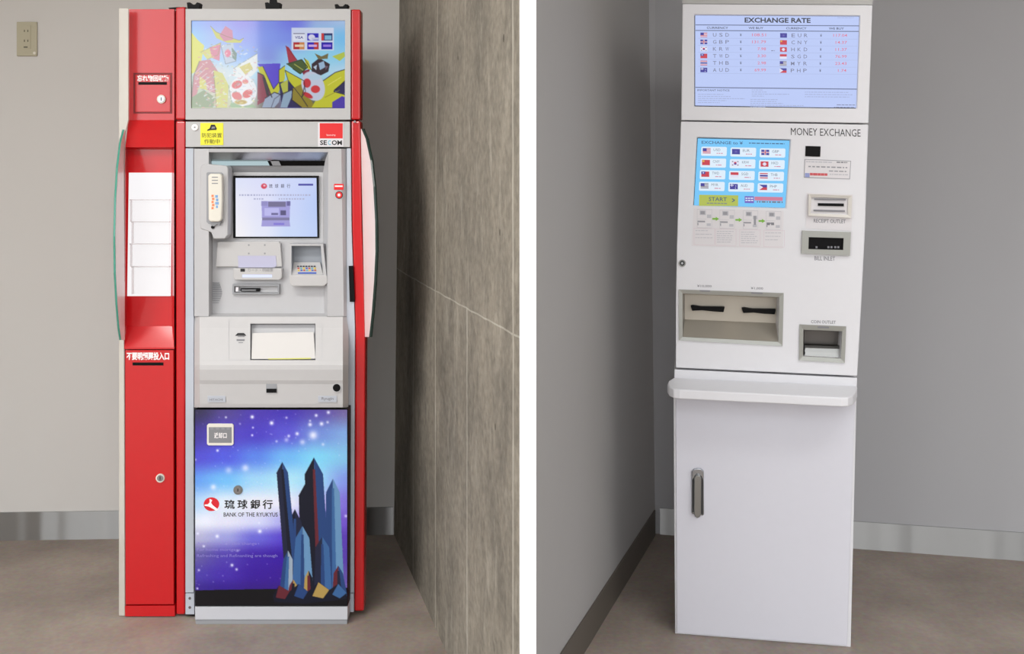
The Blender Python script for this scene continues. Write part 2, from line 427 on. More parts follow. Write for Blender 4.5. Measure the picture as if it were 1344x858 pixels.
# lower waste slip door
g = G(); g.prism([(164.2, 459.5), (227.6, 459.5), (228, 793), (164.6, 793)], .004, -.012, RED); dd = g.build('waste_slip_door', E, bevel=.0015)
S = sub(dd, E)
g = G(); g.text('不要明細票投入口', 166, 222, 462, 472.5, .0046, WTX, bold=.035); lab(g.build('lettering', S), 'white lettering')
g = G(); g.box(174, 475.5, 214.5, 479.5, .0046, -.004, BLK); g.build('slot', S)
lock(210, 627.5, 5.6, .004, S)
# light panel with brochure pockets
g = G(); g.prism([(169, 226.5), (225, 226.5), (223.5, 388.5), (166.8, 388.5)], -.022, -.0295, LEDW); lp = g.build('light_panel', E, bevel=.0008)
S = sub(lp, E)
PK = mat('clear_pocket', (250, 250, 250), .12, alpha=.10, spec=.6); PKE = mat('pocket_edge', (225, 220, 220), .3, alpha=.4)
for k, (ya, yb) in enumerate(((262, 291), (291, 319), (320, 350), (350, 386))):
    g = G(); g.box(170 + (k % 2) * 2, ya, 222, yb, -.008 + k * .001, -.021, PK)
    g.box(170 + (k % 2) * 2, ya - .5, 222, ya + .8, -.0065 + k * .001, -.021, PKE)
    g.box(171 + (k % 2) * 2, ya, 171.6 + (k % 2) * 2, yb, -.0065 + k * .001, -.0195, PKE)
    g.build('brochure_pocket', S)
# red corner columns
g = G(); g.prism([(230.3, 9.5), (242.8, 8.5), (243, 157), (230.3, 157)], .004, -.056, RED)
g.prism([(230.3, 158.6), (243, 158.6), (242.4, 806.5), (231, 806.5)], .004, -.056, RED); g.build('corner_column', E, bevel=.006, seg=3)
g = G(); g.prism([(460.5, 12), (473, 12), (473, 157), (460.5, 157)], .0, -.056, RED)
g.prism([(460.8, 158.6), (473, 158.6), (474, 225), (475.3, 300), (479.5, 430), (477.5, 802), (465, 802), (466.3, 430), (462, 300)], .0, -.056, RED); g.build('corner_column', E, bevel=.006, seg=3)
g = G(); g.disc(465.5, 159.5, 1.5, .006, .0, CHR, n=12); g.build('screw', E)
# header display
g = G(); g.ring([(243.4, 11.5), (460.2, 11.5), (460, 157), (243.4, 157)], [(251, 27), (452.8, 27), (452.5, 142), (250.8, 142)], .006, -.056, GREY, mi=ATMD, floor=BLK, fin=.006)
hd = g.build('header_frame', E, bevel=.0015)
# header picture
c = Canvas(251, 27, 452.8, 142, 1.5)
c.grad([[(140, 180, 250), (150, 165, 245), (150, 145, 238), (130, 150, 245), (120, 125, 240), (165, 190, 240), (175, 205, 245)],
        [(150, 205, 250), (165, 190, 245), (150, 165, 245), (135, 160, 250), (130, 150, 245), (150, 215, 250), (125, 200, 250)],
        [(170, 215, 250), (170, 210, 250), (150, 190, 250), (140, 160, 240), (160, 215, 250), (150, 220, 250), (150, 215, 250)],
        [(205, 225, 215), (215, 225, 225), (205, 230, 245), (165, 220, 250), (165, 225, 250), (175, 225, 250), (190, 225, 250)],
        [(170, 190, 150), (190, 190, 150), (210, 220, 190), (120, 110, 110), (110, 110, 170), (100, 100, 60), (90, 80, 190)]], [27, 50, 75, 95, 142])
YEL, YEO, NAV = (205, 205, 50), (150, 135, 45), (45, 40, 90)
c.poly([(338, 84), (368, 83), (366, 115), (358, 118), (350, 98)], (95, 75, 215))
c.poly([(338, 88), (345, 87), (359, 117), (366, 108), (366, 92), (374, 86), (374, 103), (363, 126), (352, 124)], YEL)
c.poly([(338, 95), (346, 99), (357, 128), (345, 134), (338, 138)], (150, 60, 80)); c.poly([(344, 100), (348, 102), (354, 125), (350, 126)], (60, 50, 60))
c.poly([(375, 60), (379, 62), (390, 79), (379, 83)], (175, 50, 70)); c.poly([(376, 84), (396, 78), (404, 88), (394, 97), (384, 90)], (75, 95, 50))
c.poly([(396, 94), (407, 90), (405, 98), (400, 101)], (140, 40, 60))
c.poly([(374, 92), (399, 106), (401, 120), (396, 128), (378, 105)], YEL); c.poly([(366, 108), (378, 106), (396, 124), (398, 141), (370, 141)], NAV)
c.poly([(384, 116), (396, 110), (414, 141), (396, 141), (383, 131)], YEO); c.poly([(368, 110), (378, 104), (378, 120), (372, 124)], (190, 195, 80))
c.poly([(399, 76), (405, 80), (409, 92), (403, 90)], YEL)
c.poly([(424, 106), (440, 95), (453, 91), (453, 106), (438, 120), (453, 124), (447, 141), (409, 141), (420, 122)], YEL)
c.poly([(438, 118), (453, 106), (453, 122), (450, 123)], NAV); c.poly([(436, 134), (449, 126), (453, 128), (453, 142), (436, 142)], (80, 60, 175))
c.poly([(409, 84), (419, 76), (433, 84), (431, 94), (421, 99), (409, 95)], (55, 40, 50)); c.poly([(418, 83), (425, 80), (427, 88), (420, 92)], (160, 190, 220))
c.poly([(436, 74), (452, 68), (453, 74), (446, 80)], (190, 205, 80)); c.poly([(413, 70), (422, 74), (431, 70), (430, 77), (418, 78)], (120, 110, 70))
c.ell(411, 113, 14.5, 20, (205, 212, 232), rot=-.4); c.ell(413, 101, 9, 4, (190, 215, 235)); c.ell(403, 109, 5, 6, (205, 55, 65)); c.ell(414, 117, 6, 5, (215, 60, 65)); c.ell(404, 125, 7, 3, (200, 50, 60), rot=.5)
c.poly([(344, 141), (348, 129), (360, 121), (368, 124), (366, 134), (360, 141)], (165, 180, 205)); c.poly([(368, 141), (372, 124), (383, 118), (384, 124), (377, 141)], (150, 175, 200))
def stroke(pts, w_=.9, rgb=(40, 35, 50), al=.8):
    for (xa, ya), (xb, yb) in zip(pts, pts[1:]):
        L_ = math.hypot(xb - xa, yb - ya); nx, ny = -(yb - ya) / L_ * w_ / 2, (xb - xa) / L_ * w_ / 2
        c.poly([(xa + nx, ya + ny), (xb + nx, yb + ny), (xb - nx, yb - ny), (xa - nx, ya - ny)], rgb, al)
stroke([(345, 87), (359, 117), (366, 108), (366, 92), (374, 86)]); stroke([(338, 95), (346, 99), (357, 128)], 1.4); stroke([(374, 92), (399, 106), (401, 120), (396, 128), (378, 105), (374, 92)])
stroke([(424, 106), (440, 95), (453, 91)], 1.2); stroke([(453, 106), (438, 120), (453, 124)], 1.6); stroke([(384, 116), (383, 131), (396, 141)], 1.4); stroke([(400, 112), (396, 128), (404, 140)], 1.6, al=.6)
stroke([(376, 84), (396, 78), (404, 88), (394, 97), (384, 90)], 1.2, (30, 40, 25)); stroke([(348, 129), (360, 121), (368, 124), (383, 118)], 1.3); stroke([(356, 141), (360, 130), (368, 124)], 1, al=.5); stroke([(386, 84), (398, 92)], 1.2, (190, 190, 90))
stroke([(399, 76), (409, 92)], .8); stroke([(375, 60), (390, 79)], .8, (120, 30, 45)); c.poly([(411, 88), (416, 85), (415, 92)], (190, 210, 230)); c.poly([(427, 86), (431, 87), (427, 92)], (110, 90, 110)); stroke([(426, 128), (446, 118)], 1, (150, 140, 40)); stroke([(430, 112), (448, 101)], 1, (240, 235, 120))
# left half: loose colour fields only
c.poly([(251, 42), (259, 52), (268, 60), (262, 92), (251, 97)], (225, 225, 90))
c.poly([(276, 34), (284, 42), (298, 48), (314, 53), (320, 50), (316, 56), (298, 56), (284, 50)], (205, 205, 90)); c.poly([(288, 46), (296, 34), (305, 40), (306, 52), (294, 54)], (210, 130, 160))
c.poly([(264, 68), (290, 56), (286, 72), (272, 78)], (215, 215, 120)); c.poly([(275, 62), (290, 58), (288, 80), (278, 76)], (220, 130, 155))
c.poly([(290, 60), (306, 56), (310, 80), (296, 84)], (190, 205, 225)); c.ell(299, 70, 4, 5, (230, 120, 150)); c.poly([(304, 62), (311, 70), (310, 80), (305, 76)], (110, 140, 130))
c.poly([(262, 80), (276, 78), (290, 100), (284, 124), (262, 112), (256, 130), (251, 132), (254, 100)], (205, 135, 145))
c.poly([(280, 92), (292, 96), (300, 112), (298, 141), (284, 141), (282, 112)], (210, 210, 110)); c.poly([(251, 128), (268, 118), (282, 128), (280, 141), (251, 141)], (140, 160, 120))
c.poly([(262, 100), (270, 106), (272, 118), (262, 116)], (215, 210, 100))
c.poly([(306, 90), (338, 70), (338, 92), (326, 104), (306, 100)], (235, 240, 240)); c.poly([(314, 88), (328, 82), (332, 90), (322, 98)], (215, 205, 120))
c.ell(319, 120, 18, 20, (238, 240, 245)); c.ell(311, 111, 7, 5, (225, 90, 95), rot=-.4); c.ell(325, 123, 7, 5, (225, 85, 85), rot=-.5); c.ell(311, 126, 7, 5, (225, 110, 110), rot=.5); c.ell(322, 107, 4, 3, (230, 130, 130))
stroke([(276, 34), (284, 42), (298, 48), (314, 53), (320, 50)], .8, (120, 110, 60), .6); stroke([(264, 68), (290, 56), (286, 72), (272, 78)], 1, (150, 140, 90), .6); stroke([(290, 60), (296, 84), (310, 80)], 1, (110, 120, 130), .6)
stroke([(280, 92), (282, 112), (284, 141)], 1.2, (120, 120, 70), .6); stroke([(262, 80), (254, 100), (251, 132)], 1.6, (110, 115, 105), .6); stroke([(306, 90), (338, 70)], 1, (130, 150, 150), .6); stroke([(300, 112), (304, 134), (318, 140), (332, 137)], 1.2, (120, 140, 110), .6)
for k in range(9): stroke([(256 + k * 3, 96 + k * 4), (266 + k * 3, 86 + k * 5)], 1, (235, 230, 225), .7)
c.ell(316, 134, 8, 3, (190, 160, 60)); c.poly([(300, 141), (304, 134), (318, 140), (332, 137), (337, 141)], (150, 185, 140))
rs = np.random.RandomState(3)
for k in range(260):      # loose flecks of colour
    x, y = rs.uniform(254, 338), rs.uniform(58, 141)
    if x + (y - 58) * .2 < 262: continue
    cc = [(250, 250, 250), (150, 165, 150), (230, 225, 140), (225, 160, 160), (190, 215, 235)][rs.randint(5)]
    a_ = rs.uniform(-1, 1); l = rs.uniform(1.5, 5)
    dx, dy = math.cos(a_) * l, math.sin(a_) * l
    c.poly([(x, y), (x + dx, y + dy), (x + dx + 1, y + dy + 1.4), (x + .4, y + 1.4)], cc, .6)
# payment card box
c.rect(382.5, 36.5, 438, 66, (222, 230, 252), .95)
c.rect(384.5, 43, 400, 53.5, (236, 240, 255)); c.rect(385, 43.3, 400, 44.8, (130, 130, 160))
for (x0_, y0_, cc) in ((403.3, 43.6, (40, 30, 190)), (421.8, 43.6, (30, 50, 110)), (385, 55.3, (185, 35, 45)), (403.3, 55.3, (45, 20, 190)), (421.8, 55.3, (40, 25, 175))):
    c.rect(x0_, y0_, x0_ + 14.6, y0_ + 9.4, cc)
c.ell(409, 49, 4.5, 4, (225, 225, 250)); c.rect(409, 49.5, 418, 52.5, (200, 205, 235)); c.rect(421.8, 43.6, 425, 53, (215, 60, 60)); c.rect(426, 46.5, 435, 52, (130, 190, 225))
c.rect(393, 55.3, 399.6, 64.7, (215, 140, 80)); c.rect(387, 58.5, 398.5, 61.5, (245, 220, 190)); c.rect(412, 55.3, 417.9, 64.7, (195, 45, 45)); c.rect(405, 58.5, 416, 61.5, (220, 180, 240)); c.rect(424, 58.5, 434.5, 61.5, (165, 130, 240))
HS = sub(hd, E)
SCR = attr_mat('screen_glow', emit=.8, rough=.12)
SCR.node_tree.nodes['Principled BSDF'].inputs['Coat Weight'].default_value = 1.0
SCR.node_tree.nodes['Principled BSDF'].inputs['Coat Roughness'].default_value = .05
SCR2 = attr_mat('touch_screen_glow', emit=.95, rough=.4); SCR2.node_tree.nodes['Principled BSDF'].inputs['Specular IOR Level'].default_value = .1
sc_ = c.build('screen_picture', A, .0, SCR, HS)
NAVYX = mat('screen_navy_text', (30, 30, 130), .4, emit=.9); GRYX = mat('screen_grey_text', (150, 160, 190), .4, emit=.9)
g = G(); g.text('VISA', 387, 398, 47.2, 50.9, .0006, NAVYX, bold=.02); g.build('screen_lettering', HS)
# header strip under the display
g = G(); g.box(243.6, 159.5, 459.3, 193, .006, -.05, GREY); hs = g.build('header_strip', E, bevel=.0015)
S = sub(hs, E)
g = G(); g.disc(255.5, 167, 4.2, .011, .004, WTX); g.disc(255.5, 167, 1.2, .0115, .009, ATMD, n=10); lab(g.build('round_knob', S), 'white round knob')
YS = mat('yellow_sticker', (238, 232, 50), .45); RS = mat('red_sticker', (228, 20, 22), .4); TEAL = mat('teal_letter', (120, 190, 210), .5)
g = G(); g.box(263, 161.3, 293, 190.3, .0075, .005, YS)
g.face([(277, 163.5), (282, 163.5), (284.5, 168.5), (284, 170.5), (276, 170.8), (272, 171.8), (272, 170.2), (275, 168.5)], BTX, .0079)
g.face([(278, 166.5), (281.5, 166), (282.5, 168.3), (277.5, 169)], GTX, .0082)
g.text('防犯装置', 265, 291, 174.5, 180.5, .0079, BTX); g.text('作動中', 268, 288.5, 182.5, 188.5, .0079, BTX)
lab(g.build('sticker', S), 'yellow security notice sticker')
g = G(); g.box(417.3, 160.8, 450.6, 192.6, .0075, .005, STKR); g.rect(419.6, 161.6, 449.8, 181.6, .0079, RS)
g.text('Secured by', 428.5, 440.5, 176, 178.8, .0083, WTX)
g.text('SE', 420, 429, 184, 190.3, .0079, BTX, bold=.03); g.text('C', 430.2, 434.4, 184, 190.3, .0079, TEAL, bold=.03); g.text('OM', 435.4, 448.8, 184, 190.3, .0079, BTX, bold=.03)
lab(g.build('sticker', S), 'red and white security company sticker')
# silver inner strips
g = G(); g.prism([(243.6, 194.6), (254, 194.6), (254.3, 777.5), (243.3, 777.5)], .002, -.05, SILV); st = g.build('inner_strip', E, bevel=.001)
g = G(); g.box(243.5, 778.8, 254.8, 806, .004, -.05, SILV); 
for y in (785, 797): g.disc(249, y, 1.8, .0055, .003, CHR, n=12)
g.box(243.5, 806, 254.8, 807.5, .003, -.05, BLK)
g.build('corner_bracket', E)
g = G(); g.prism([(455, 194.6), (460.3, 194.6), (461.4, 300), (465.8, 430), (464.5, 777.5), (455, 777.5)], .002, -.05, SILV); g.build('inner_strip', E, bevel=.001)
g = G(); g.box(455, 778.8, 464.3, 803, .004, -.05, SILV); g.build('corner_bracket', E)
g = G(); g.prism([(457.6, 349), (463, 349), (465.4, 396), (459, 396)], .010, -.0, BLK); g.build('latch', E)
# black brackets on top
for (x0_, x1_, yb) in ((245, 262.5, 11.4), (347.5, 368, 11.4), (439, 457, 11.4)):
    g = G(); h_ = 8.5 if x0_ < 400 else 6.2; m_ = (x0_ + x1_) / 2
    g.prism([(x0_, yb - h_ + .5), (x0_ + 4, yb - h_), (m_ - 2, yb - h_ + 3), (m_ + 2, yb - h_ + 3), (x1_ - 4, yb - h_), (x1_, yb - h_ + 1), (x1_ - 1, yb), (x0_ + 1, yb)], -.01, -.04, BLK)
    if 340 < x0_ < 350: g.prism([(353, yb - 5), (354.5, -6), (361.5, -6), (363, yb - 5)], -.012, -.03, BLK)
    g.build('top_bracket', E, bevel=.001)
g = G(); g.prism([(221, 10.2), (233, 9.2), (244, 9.4), (244, 11.5), (222, 12)], -.045, -.058, BLK); g.build('cable', E)
# acrylic edge sheet
ACR = mat('acrylic_sheet', (225, 222, 212), .2, alpha=.55, spec=.6); GE = mat('acrylic_edge_green', (60, 150, 130), .2, alpha=.9)
g = G(); g.prism([(156, 11), (168.4, 11), (168.2, 157), (164, 175), (162.4, 420), (163.6, 807.5), (156, 807.5)], -.0, -.008, ACR); g.build('acrylic_sheet', E)
# curved wings
WING = mat('frosted_wing', (252, 240, 240), .3, alpha=.88, spec=.6); WEDG = mat('wing_edge', (40, 60, 55), .25)
def wing(side):
    if side < 0:
        edge = [(163.5, 170, .01), (159, 188, .05), (155.2, 220, .09), (152.8, 260, .12), (151.6, 310, .135), (152.3, 360, .125), (154.5, 400, .10), (157, 430, .06), (159.5, 446, .03)]
        inner = [(163.8, e[1], .0) for e in edge]
    else:
        edge = [(474.5, 169, .01), (480, 182, .04), (486, 210, .09), (490, 245, .12), (492.4, 290, .14), (492.8, 330, .14), (491, 370, .125), (488, 410, .095), (484.5, 442, .06)]
        inner = [(473.5 + (e[1] - 169) * .02, e[1], .0) for e in edge]
    g = G(); n = len(edge); P = A; th = Vector((.006 * side, 0, 0))
    a = [A(*e) for e in edge]; b = [A(*e) for e in inner]
    a2 = [p + th for p in a]; b2 = [p + th for p in b]
    for i in range(n - 1):
        g.add([a[i], a[i + 1], b[i + 1], b[i]], [[0, 1, 2, 3]], WING)
        g.add([a2[i], a2[i + 1], b2[i + 1], b2[i]], [[0, 1, 2, 3]], WING)
    w = g.build('side_wing', E, merge=True)
    g = G()
    for i in range(n - 1):
        f = Vector((.0, -.002, 0))
        g.add([a[i] + f, a2[i] + f, a2[i + 1] + f, a[i + 1] + f], [[0, 1, 2, 3]], GE if side < 0 else WEDG)
        q = Vector((.004 * side, .004, 0))
        g.add([a2[i] + f, a2[i] + q, a2[i + 1] + q, a2[i + 1] + f], [[0, 1, 2, 3]], GE if side < 0 else WEDG)
    g.build('wing_edge', sub(w, E))
wing(-1); wing(1)

# ================================================================== ATM
T = E
g = G(); tapered(g, 246, 459, 198, 830, -.062, 3.92, .01, -.075, ATMD)
g.box(256, 197, 455, 800, -.052, -.0625, ATMD)
g.prism([(256, 640), (454.5, 640), (454.5, 806), (256, 806)], .0, -.05, ATMD); g.build('chassis', T)
FAS = G()
q = FAS.face
q([(254.6, 195, .012), (274, 195, .02), (274, 415, .02), (255, 415, .012)], ATMG)
q([(274, 195, .02), (278.5, 222, -.045), (278.5, 412, -.022), (274, 415, .02)], ATMG)
q([(431, 195, .02), (448, 195, .018), (451, 415, .018), (430, 415, .02)], ATMG)
q([(448, 195, .018), (455.8, 195, -.01), (457, 415, -.005), (451, 415, .018)], ATMG)
q([(431, 195, .02), (424, 222, -.045), (425.5, 412, -.022), (430, 415, .02)], ATMG)
q([(274, 195, .02), (431, 195, .02), (431, 199.5, .018), (274, 199.5, .018)], ATMG)
q([(278.5, 217, -.03), (426, 217, -.03), (424, 226, -.045), (278.5, 226, -.045)], ATMD)
q([(278.5, 226, -.045), (424, 226, -.045), (424.6, 318, -.036), (278.5, 318, -.036)], ATMG)
q([(278.5, 318, -.036), (424.6, 318, -.036), (425.5, 411, -.022), (278.5, 411, -.022)], ATMG)
q([(278.5, 411, -.022), (425.5, 411, -.022), (430, 415.5, .02), (274, 415.5, .02)], ATMG)
FAS.build('fascia', T)
# visor
VIS = mat('visor_metal', (190, 190, 188), .22, metal=1)
g = G(); g.face([(274, 199.5, .018), (431, 199.5, .018), (428, 211, -.02), (277, 211, -.02)], VIS)
g.face([(277, 211, -.02), (428, 211, -.02), (426, 217.5, -.03), (278, 217.5, -.03)], BLK)
g.build('visor', T)
LBL = mat('visor_lamp', (196, 220, 226), .3, emit=.75)
g = G(); g.face([(277.5, 211.3, -.017), (351, 211.3, -.017), (354, 217.3, -.026), (278, 217.3, -.026)], LBL)
g.build('lamp', T)
g = G(); g.face([(355, 211.3, -.0165), (366, 211.3, -.0165), (369, 217.3, -.0255), (358, 217.3, -.0255)], ATMD); g.build('lamp_bracket', T)
# screen
g = G(); g.ring([(306, 230.5), (417.5, 230.5), (418.5, 312.3), (306, 312.3)], [(308.6, 233.5), (415.3, 233.5), (416.4, 310.6), (308.8, 310.6)], -.030, -.046, BLK)
sf = g.build('screen_frame', T, bevel=.0006); S = sub(sf, T)
c = Canvas(308.4, 233.2, 416.4, 310.8, 1.5)
c.grad([[(225, 230, 252), (222, 225, 252), (208, 218, 252), (200, 212, 250)], [(240, 240, 252), (228, 230, 252), (205, 216, 252), (190, 208, 250)], [(248, 246, 250), (232, 236, 252), (205, 220, 252), (195, 212, 250)]], [233, 270, 311])
c.poly([(343, 264), (381, 264), (380, 290), (381, 297), (343, 297), (344, 288)], (165, 160, 220)); c.rect(352, 264.5, 375, 271.5, (120, 115, 150)); c.rect(347, 273, 366, 283, (190, 188, 240))
c.rect(368, 276, 375.5, 282.5, (95, 90, 130)); c.rect(356, 279.5, 365, 282, (110, 105, 150)); c.rect(344, 285.5, 380, 289, (130, 125, 165)); c.rect(359, 292.5, 373, 295, (135, 125, 215))
c.rect(376.5, 264, 381, 270, (110, 105, 160)); c.rect(343, 264, 351, 270, (150, 145, 200))
c.ell(346.5, 244.2, 3.9, 3.5, (215, 75, 95)); c.ell(347, 243.5, 1.5, 1.2, (240, 200, 215))
c.build('screen_picture', A, -.0355, SCR2, S)
g = G(); XB = mat('screen_black_text', (70, 70, 95), .4, emit=.9)
for k, ch in enumerate('琉球銀行'): g.text(ch, 353 + k * 7.8, 357.6 + k * 7.8, 241.4, 246.6, -.035, XB, bold=.01)
g.text('○○○○○'[:0] + 'ATM', 0, 0, 0, 0, -1, XB) if False else None
NB = mat('screen_navy_bar', (70, 70, 165), .4, emit=.9); PL = mat('screen_pale_text', (175, 178, 208), .4, emit=.95)
g.rect(391.5, 241, 411, 243.6, -.035, NB)
x = 314
while x < 406:
    w_ = random.choice((1.8, 2.6, 3.2)); g.rect(x, 254.8, x + w_, 257, -.035, PL); x += w_ + 1.3
x = 333
while x < 399:
    w_ = random.choice((1.8, 2.6)); 
    if not 344 < x < 364: g.rect(x, 260, x + w_, 262, -.035, PL)
    x += w_ + 1.3
g.build('screen_lettering', S)
# stickers on the right cheek
g = G(); g.box(438.3, 241.3, 450.8, 249, .0205, .018, RS); g.rect(439.5, 243.3, 449.6, 245.2, .0211, WTX)
lab(g.build('sticker', T), 'red rectangular sticker')
g = G(); g.disc(445, 255.8, 5, .0205, .018, BTX); g.disc(445, 255.8, 4.1, .0211, .019, RS); g.disc(445, 255.8, 2, .0216, .019, STKR, n=12); lab(g.build('sticker', T), 'round red and white sticker')
# handset
g = G(); g.prism([(263, 218), (268, 214.5), (297.5, 217.5), (299.5, 221), (299, 308), (295, 313.5), (280, 313.5), (277, 305), (263, 300), (261.5, 290)], .0215, -.03, ATMG)
cr = g.build('handset_cradle', T, bevel=.004, seg=3); S = sub(cr, T)
g = G(); g.prism([(271, 227), (273, 225.8), (291, 226.3), (293, 228), (293, 292), (289, 294), (274, 294), (271, 291)], .0222, .02, ATMD); g.build('cradle_slot', S)
g = G(); g.prism([(272.8, 231), (275, 227.8), (289, 227.8), (291.3, 231), (291.6, 262), (290.6, 288), (287.5, 291), (275.5, 291), (273.4, 288)], .044, .021, CREAM); hh = g.build('handset', T, bevel=.005, seg=3)
S2 = sub(hh, T)
OR = mat('orange_mark', (235, 140, 90), .5); BL = mat('blue_mark', (120, 165, 215), .5)
g = G()
for k in range(5): g.rect(277.5 + (k % 2) * .7, 255.5 + k * 4, 280.5 + (k % 2), 258.5 + k * 4, .0443, OR)
lab(g.build('marking', S2), 'orange printing'); g = G()
for k in range(4): g.rect(282.5 + (k % 2), 256 + k * 4.5, 286 + (k % 3) * .6, 259.5 + k * 4.5, .0443, BL)
lab(g.build('marking', S2), 'blue printing'); g = G()
for k in range(3): g.rect(278, 232 + k * 4, 286, 233.2 + k * 4, .0443, GTX)
lab(g.build('marking', S2), 'grey printing')
g = G(); g.prism([(274, 290), (290, 290), (288, 296), (285, 294), (280, 297), (276, 294)], .03, .018, ATMD); g.disc(279, 298, 2.2, .026, .02, BLK, n=10); g.build('handset_cord', S2)
# card and receipt area
g = G(); g.prism([(285, 319), (288, 317), (366, 317), (368, 320), (370, 350), (283, 350)], -.018, -.04, ATML); ca = g.build('card_panel', T, bevel=.002); S = sub(ca, T)
LAV = mat('lavender_window', (190, 190, 214), .25)
g = G(); g.prism([(312, 335.5), (362, 335.5), (363, 349), (360, 351), (313, 351)], -.0165, -.02, LAV); g.build('card_window', S)
for x in (326.5, 347.5):
    for y in (321.5, 332.5): g = G(); g.disc(x, y, 1.2, -.0172, -.02, ATMD, n=10); g.build('indicator_dot', S)
g = G(); g.prism([(306, 352), (370, 352), (370, 364), (367, 367.5), (308, 367.5), (306, 364)], -.006, -.035, ATML); sh = g.build('card_shelf', T, bevel=.003); S = sub(sh, T)
g = G(); g.rect(315.5, 352.5, 321.5, 356.5, -.0055, BTX); g.text('カード・明細票', 325, 358.5, 351.8, 356.6, -.0055, GTX); g.build('lettering', S)
LED = mat('card_light', (215, 222, 255), .3, emit=1.1)
g = G(); g.box(318, 360.5, 357, 364, -.0052, -.012, LED); g.build('light_bar', S)
g = G(); g.ring([(305, 373), (366.5, 373), (366.5, 386), (305, 386)], [(307.5, 375.5), (364.5, 375.5), (364.5, 383.8), (307.5, 383.8)], -.012, -.03, ATMD, floor=ATML)
g.box(309, 376.6, 313, 382.6, -.016, -.03, STKR); g.box(315.5, 378.4, 340.5, 382.4, -.014, -.03, BLK); g.box(316.8, 380, 336, 381.4, -.0135, -.02, ATMD); g.build('card_slot', T, bevel=.0006)
g = G()
for k in range(10): g.box(279, 370.6 + k * 2.9, 291.5 - abs(k - 4.5) * 1.0, 371.5 + k * 2.9, -.0215, -.03, ATMD)
g.build('speaker_grille', T)
# pin pad box
PB = mat('pin_box_wall', (150, 156, 164), .5)
g = G(); g.ring([(379.5, 320), (424, 320), (428.5, 362), (379.5, 362)], [(382.5, 322.5), (421, 322.5), (424, 360.5), (382.5, 360.5)], .012, -.030, ATMG, mi=PB, floor=PB); pb = g.build('pin_pad_hood', T); S = sub(pb, T)
g = G(); g.prism([(379.5, 361), (429, 361), (430, 371), (425, 375.5), (383, 375.5), (380, 372)], .016, -.03, ATML); g.build('pin_pad_lip', S, bevel=.003)
g = G(); g.face([(384, 344, -.026), (420, 344, -.026), (424, 360.5, .010), (382.5, 360.5, .010)], ATML)
g.build('pin_pad_tray', S)
g = G()
cols = [(225, 195, 60), (70, 100, 190), (200, 90, 80), (110, 180, 190), (60, 60, 70)]
CM = [mat('key_%s' % n, c_, .5) for n, c_ in zip(('yellow', 'blue', 'red', 'teal', 'dark'), cols)]
tray = lambda x, y: (x, y, -.0255 + (y - 344) / 16.5 * .036 + .0012)
for i in range(7):
    for j in range(3):
        x = 390 + i * 3.6 + j * .4; y = 348.5 + j * 2.6
        g.face([tray(x, y), tray(x + 2.6, y), tray(x + 2.6, y + 1.8), tray(x, y + 1.8)], CM[4] if j == 0 else CM[(i + j * 2) % 4])
g.face([tray(391, 357.2), tray(415, 357.2), tray(415.4, 359.2), tray(391, 359.2)], CM[1])
g.build('keypad', S)
# cash section: convex front with recess
ysO = [(415.5, .020), (420, .024), (430, .032), (450, .052), (466, .068), (474, .076), (479, .082), (485, .083), (499, .077), (504, .071), (530, .062), (534.5, .058)]
def coff(y): return float(np.interp(y, [a for a, b in ysO], [b for a, b in ysO]))
rows = sorted(set([a for a, b in ysO] + [424.5, 472.5])); xs = [255, 262, 300, 328.5, 414, 430, 450, 457]
g = G()
def xw(x, y):
    if x <= 255: return 255 + (0)
    if x >= 457: return 457.4 if y < 480 else 457.2
    return x
def co2(x, y): return coff(y) - (.03 if x in (255, 457) else 0)
for r0, r1 in zip(rows, rows[1:]):
    for a, b in zip(xs, xs[1:]):
        if a == 328.5 and r0 >= 424 and r1 <= 473: continue
        g.face([(xw(a, r0), r0, co2(a, r0)), (xw(b, r0), r0, co2(b, r0)), (xw(b, r1), r1, co2(b, r1)), (xw(a, r1), r1, co2(a, r1))], ATML)
for s_ in (255, 457.3):
    xx = 255 if s_ == 255 else 457
    for r0, r1 in zip(rows, rows[1:]):
        g.face([(xw(xx, r0), r0, co2(xx, r0)), (xw(xx, r1), r1, co2(xx, r1)), (xw(xx, r1), r1, -.05), (xw(xx, r0), r0, -.05)], ATML)
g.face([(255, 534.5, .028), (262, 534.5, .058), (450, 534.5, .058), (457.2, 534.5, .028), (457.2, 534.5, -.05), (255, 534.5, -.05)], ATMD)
g.face([(255, 415.5, -.01), (262, 415.5, .02), (450, 415.5, .02), (457.4, 415.5, -.01), (457.4, 415.5, -.05), (255, 415.5, -.05)], ATMG)
cs = g.build('cash_section', T, merge=True)
for p in cs.data.polygons: p.use_smooth = False
S = sub(cs, T)
g = G(); d = .022
ri = [(328.5, 424.5), (414, 424.5), (414, 472.5), (328.5, 472.5)]
pf = [A(x, y, coff(y)) for x, y in ri]; pb_ = [A(x, y, coff(y) - d) for x, y in [(330, 426), (413, 426), (413, 471.5), (330, 471.5)]]
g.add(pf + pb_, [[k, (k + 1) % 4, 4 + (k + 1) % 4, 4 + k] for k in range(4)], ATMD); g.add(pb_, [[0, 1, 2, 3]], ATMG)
g.build('cash_recess', S)
COV = mat('cash_cover', (200, 197, 194), .35); YL = mat('yellow_mark', (205, 205, 110), .5)
g = G(); g.face([(331, 437, coff(437) - .010), (411.5, 435.5, coff(435) - .010), (414, 470.5, coff(470) - .002), (330, 471, coff(471) - .002)], COV)
g.face([(331, 437, coff(437) - .010), (411.5, 435.5, coff(435) - .010), (411.5, 435.5, coff(435) - .018), (331, 437, coff(437) - .018)], ATMD)
g.build('cash_cover', S)
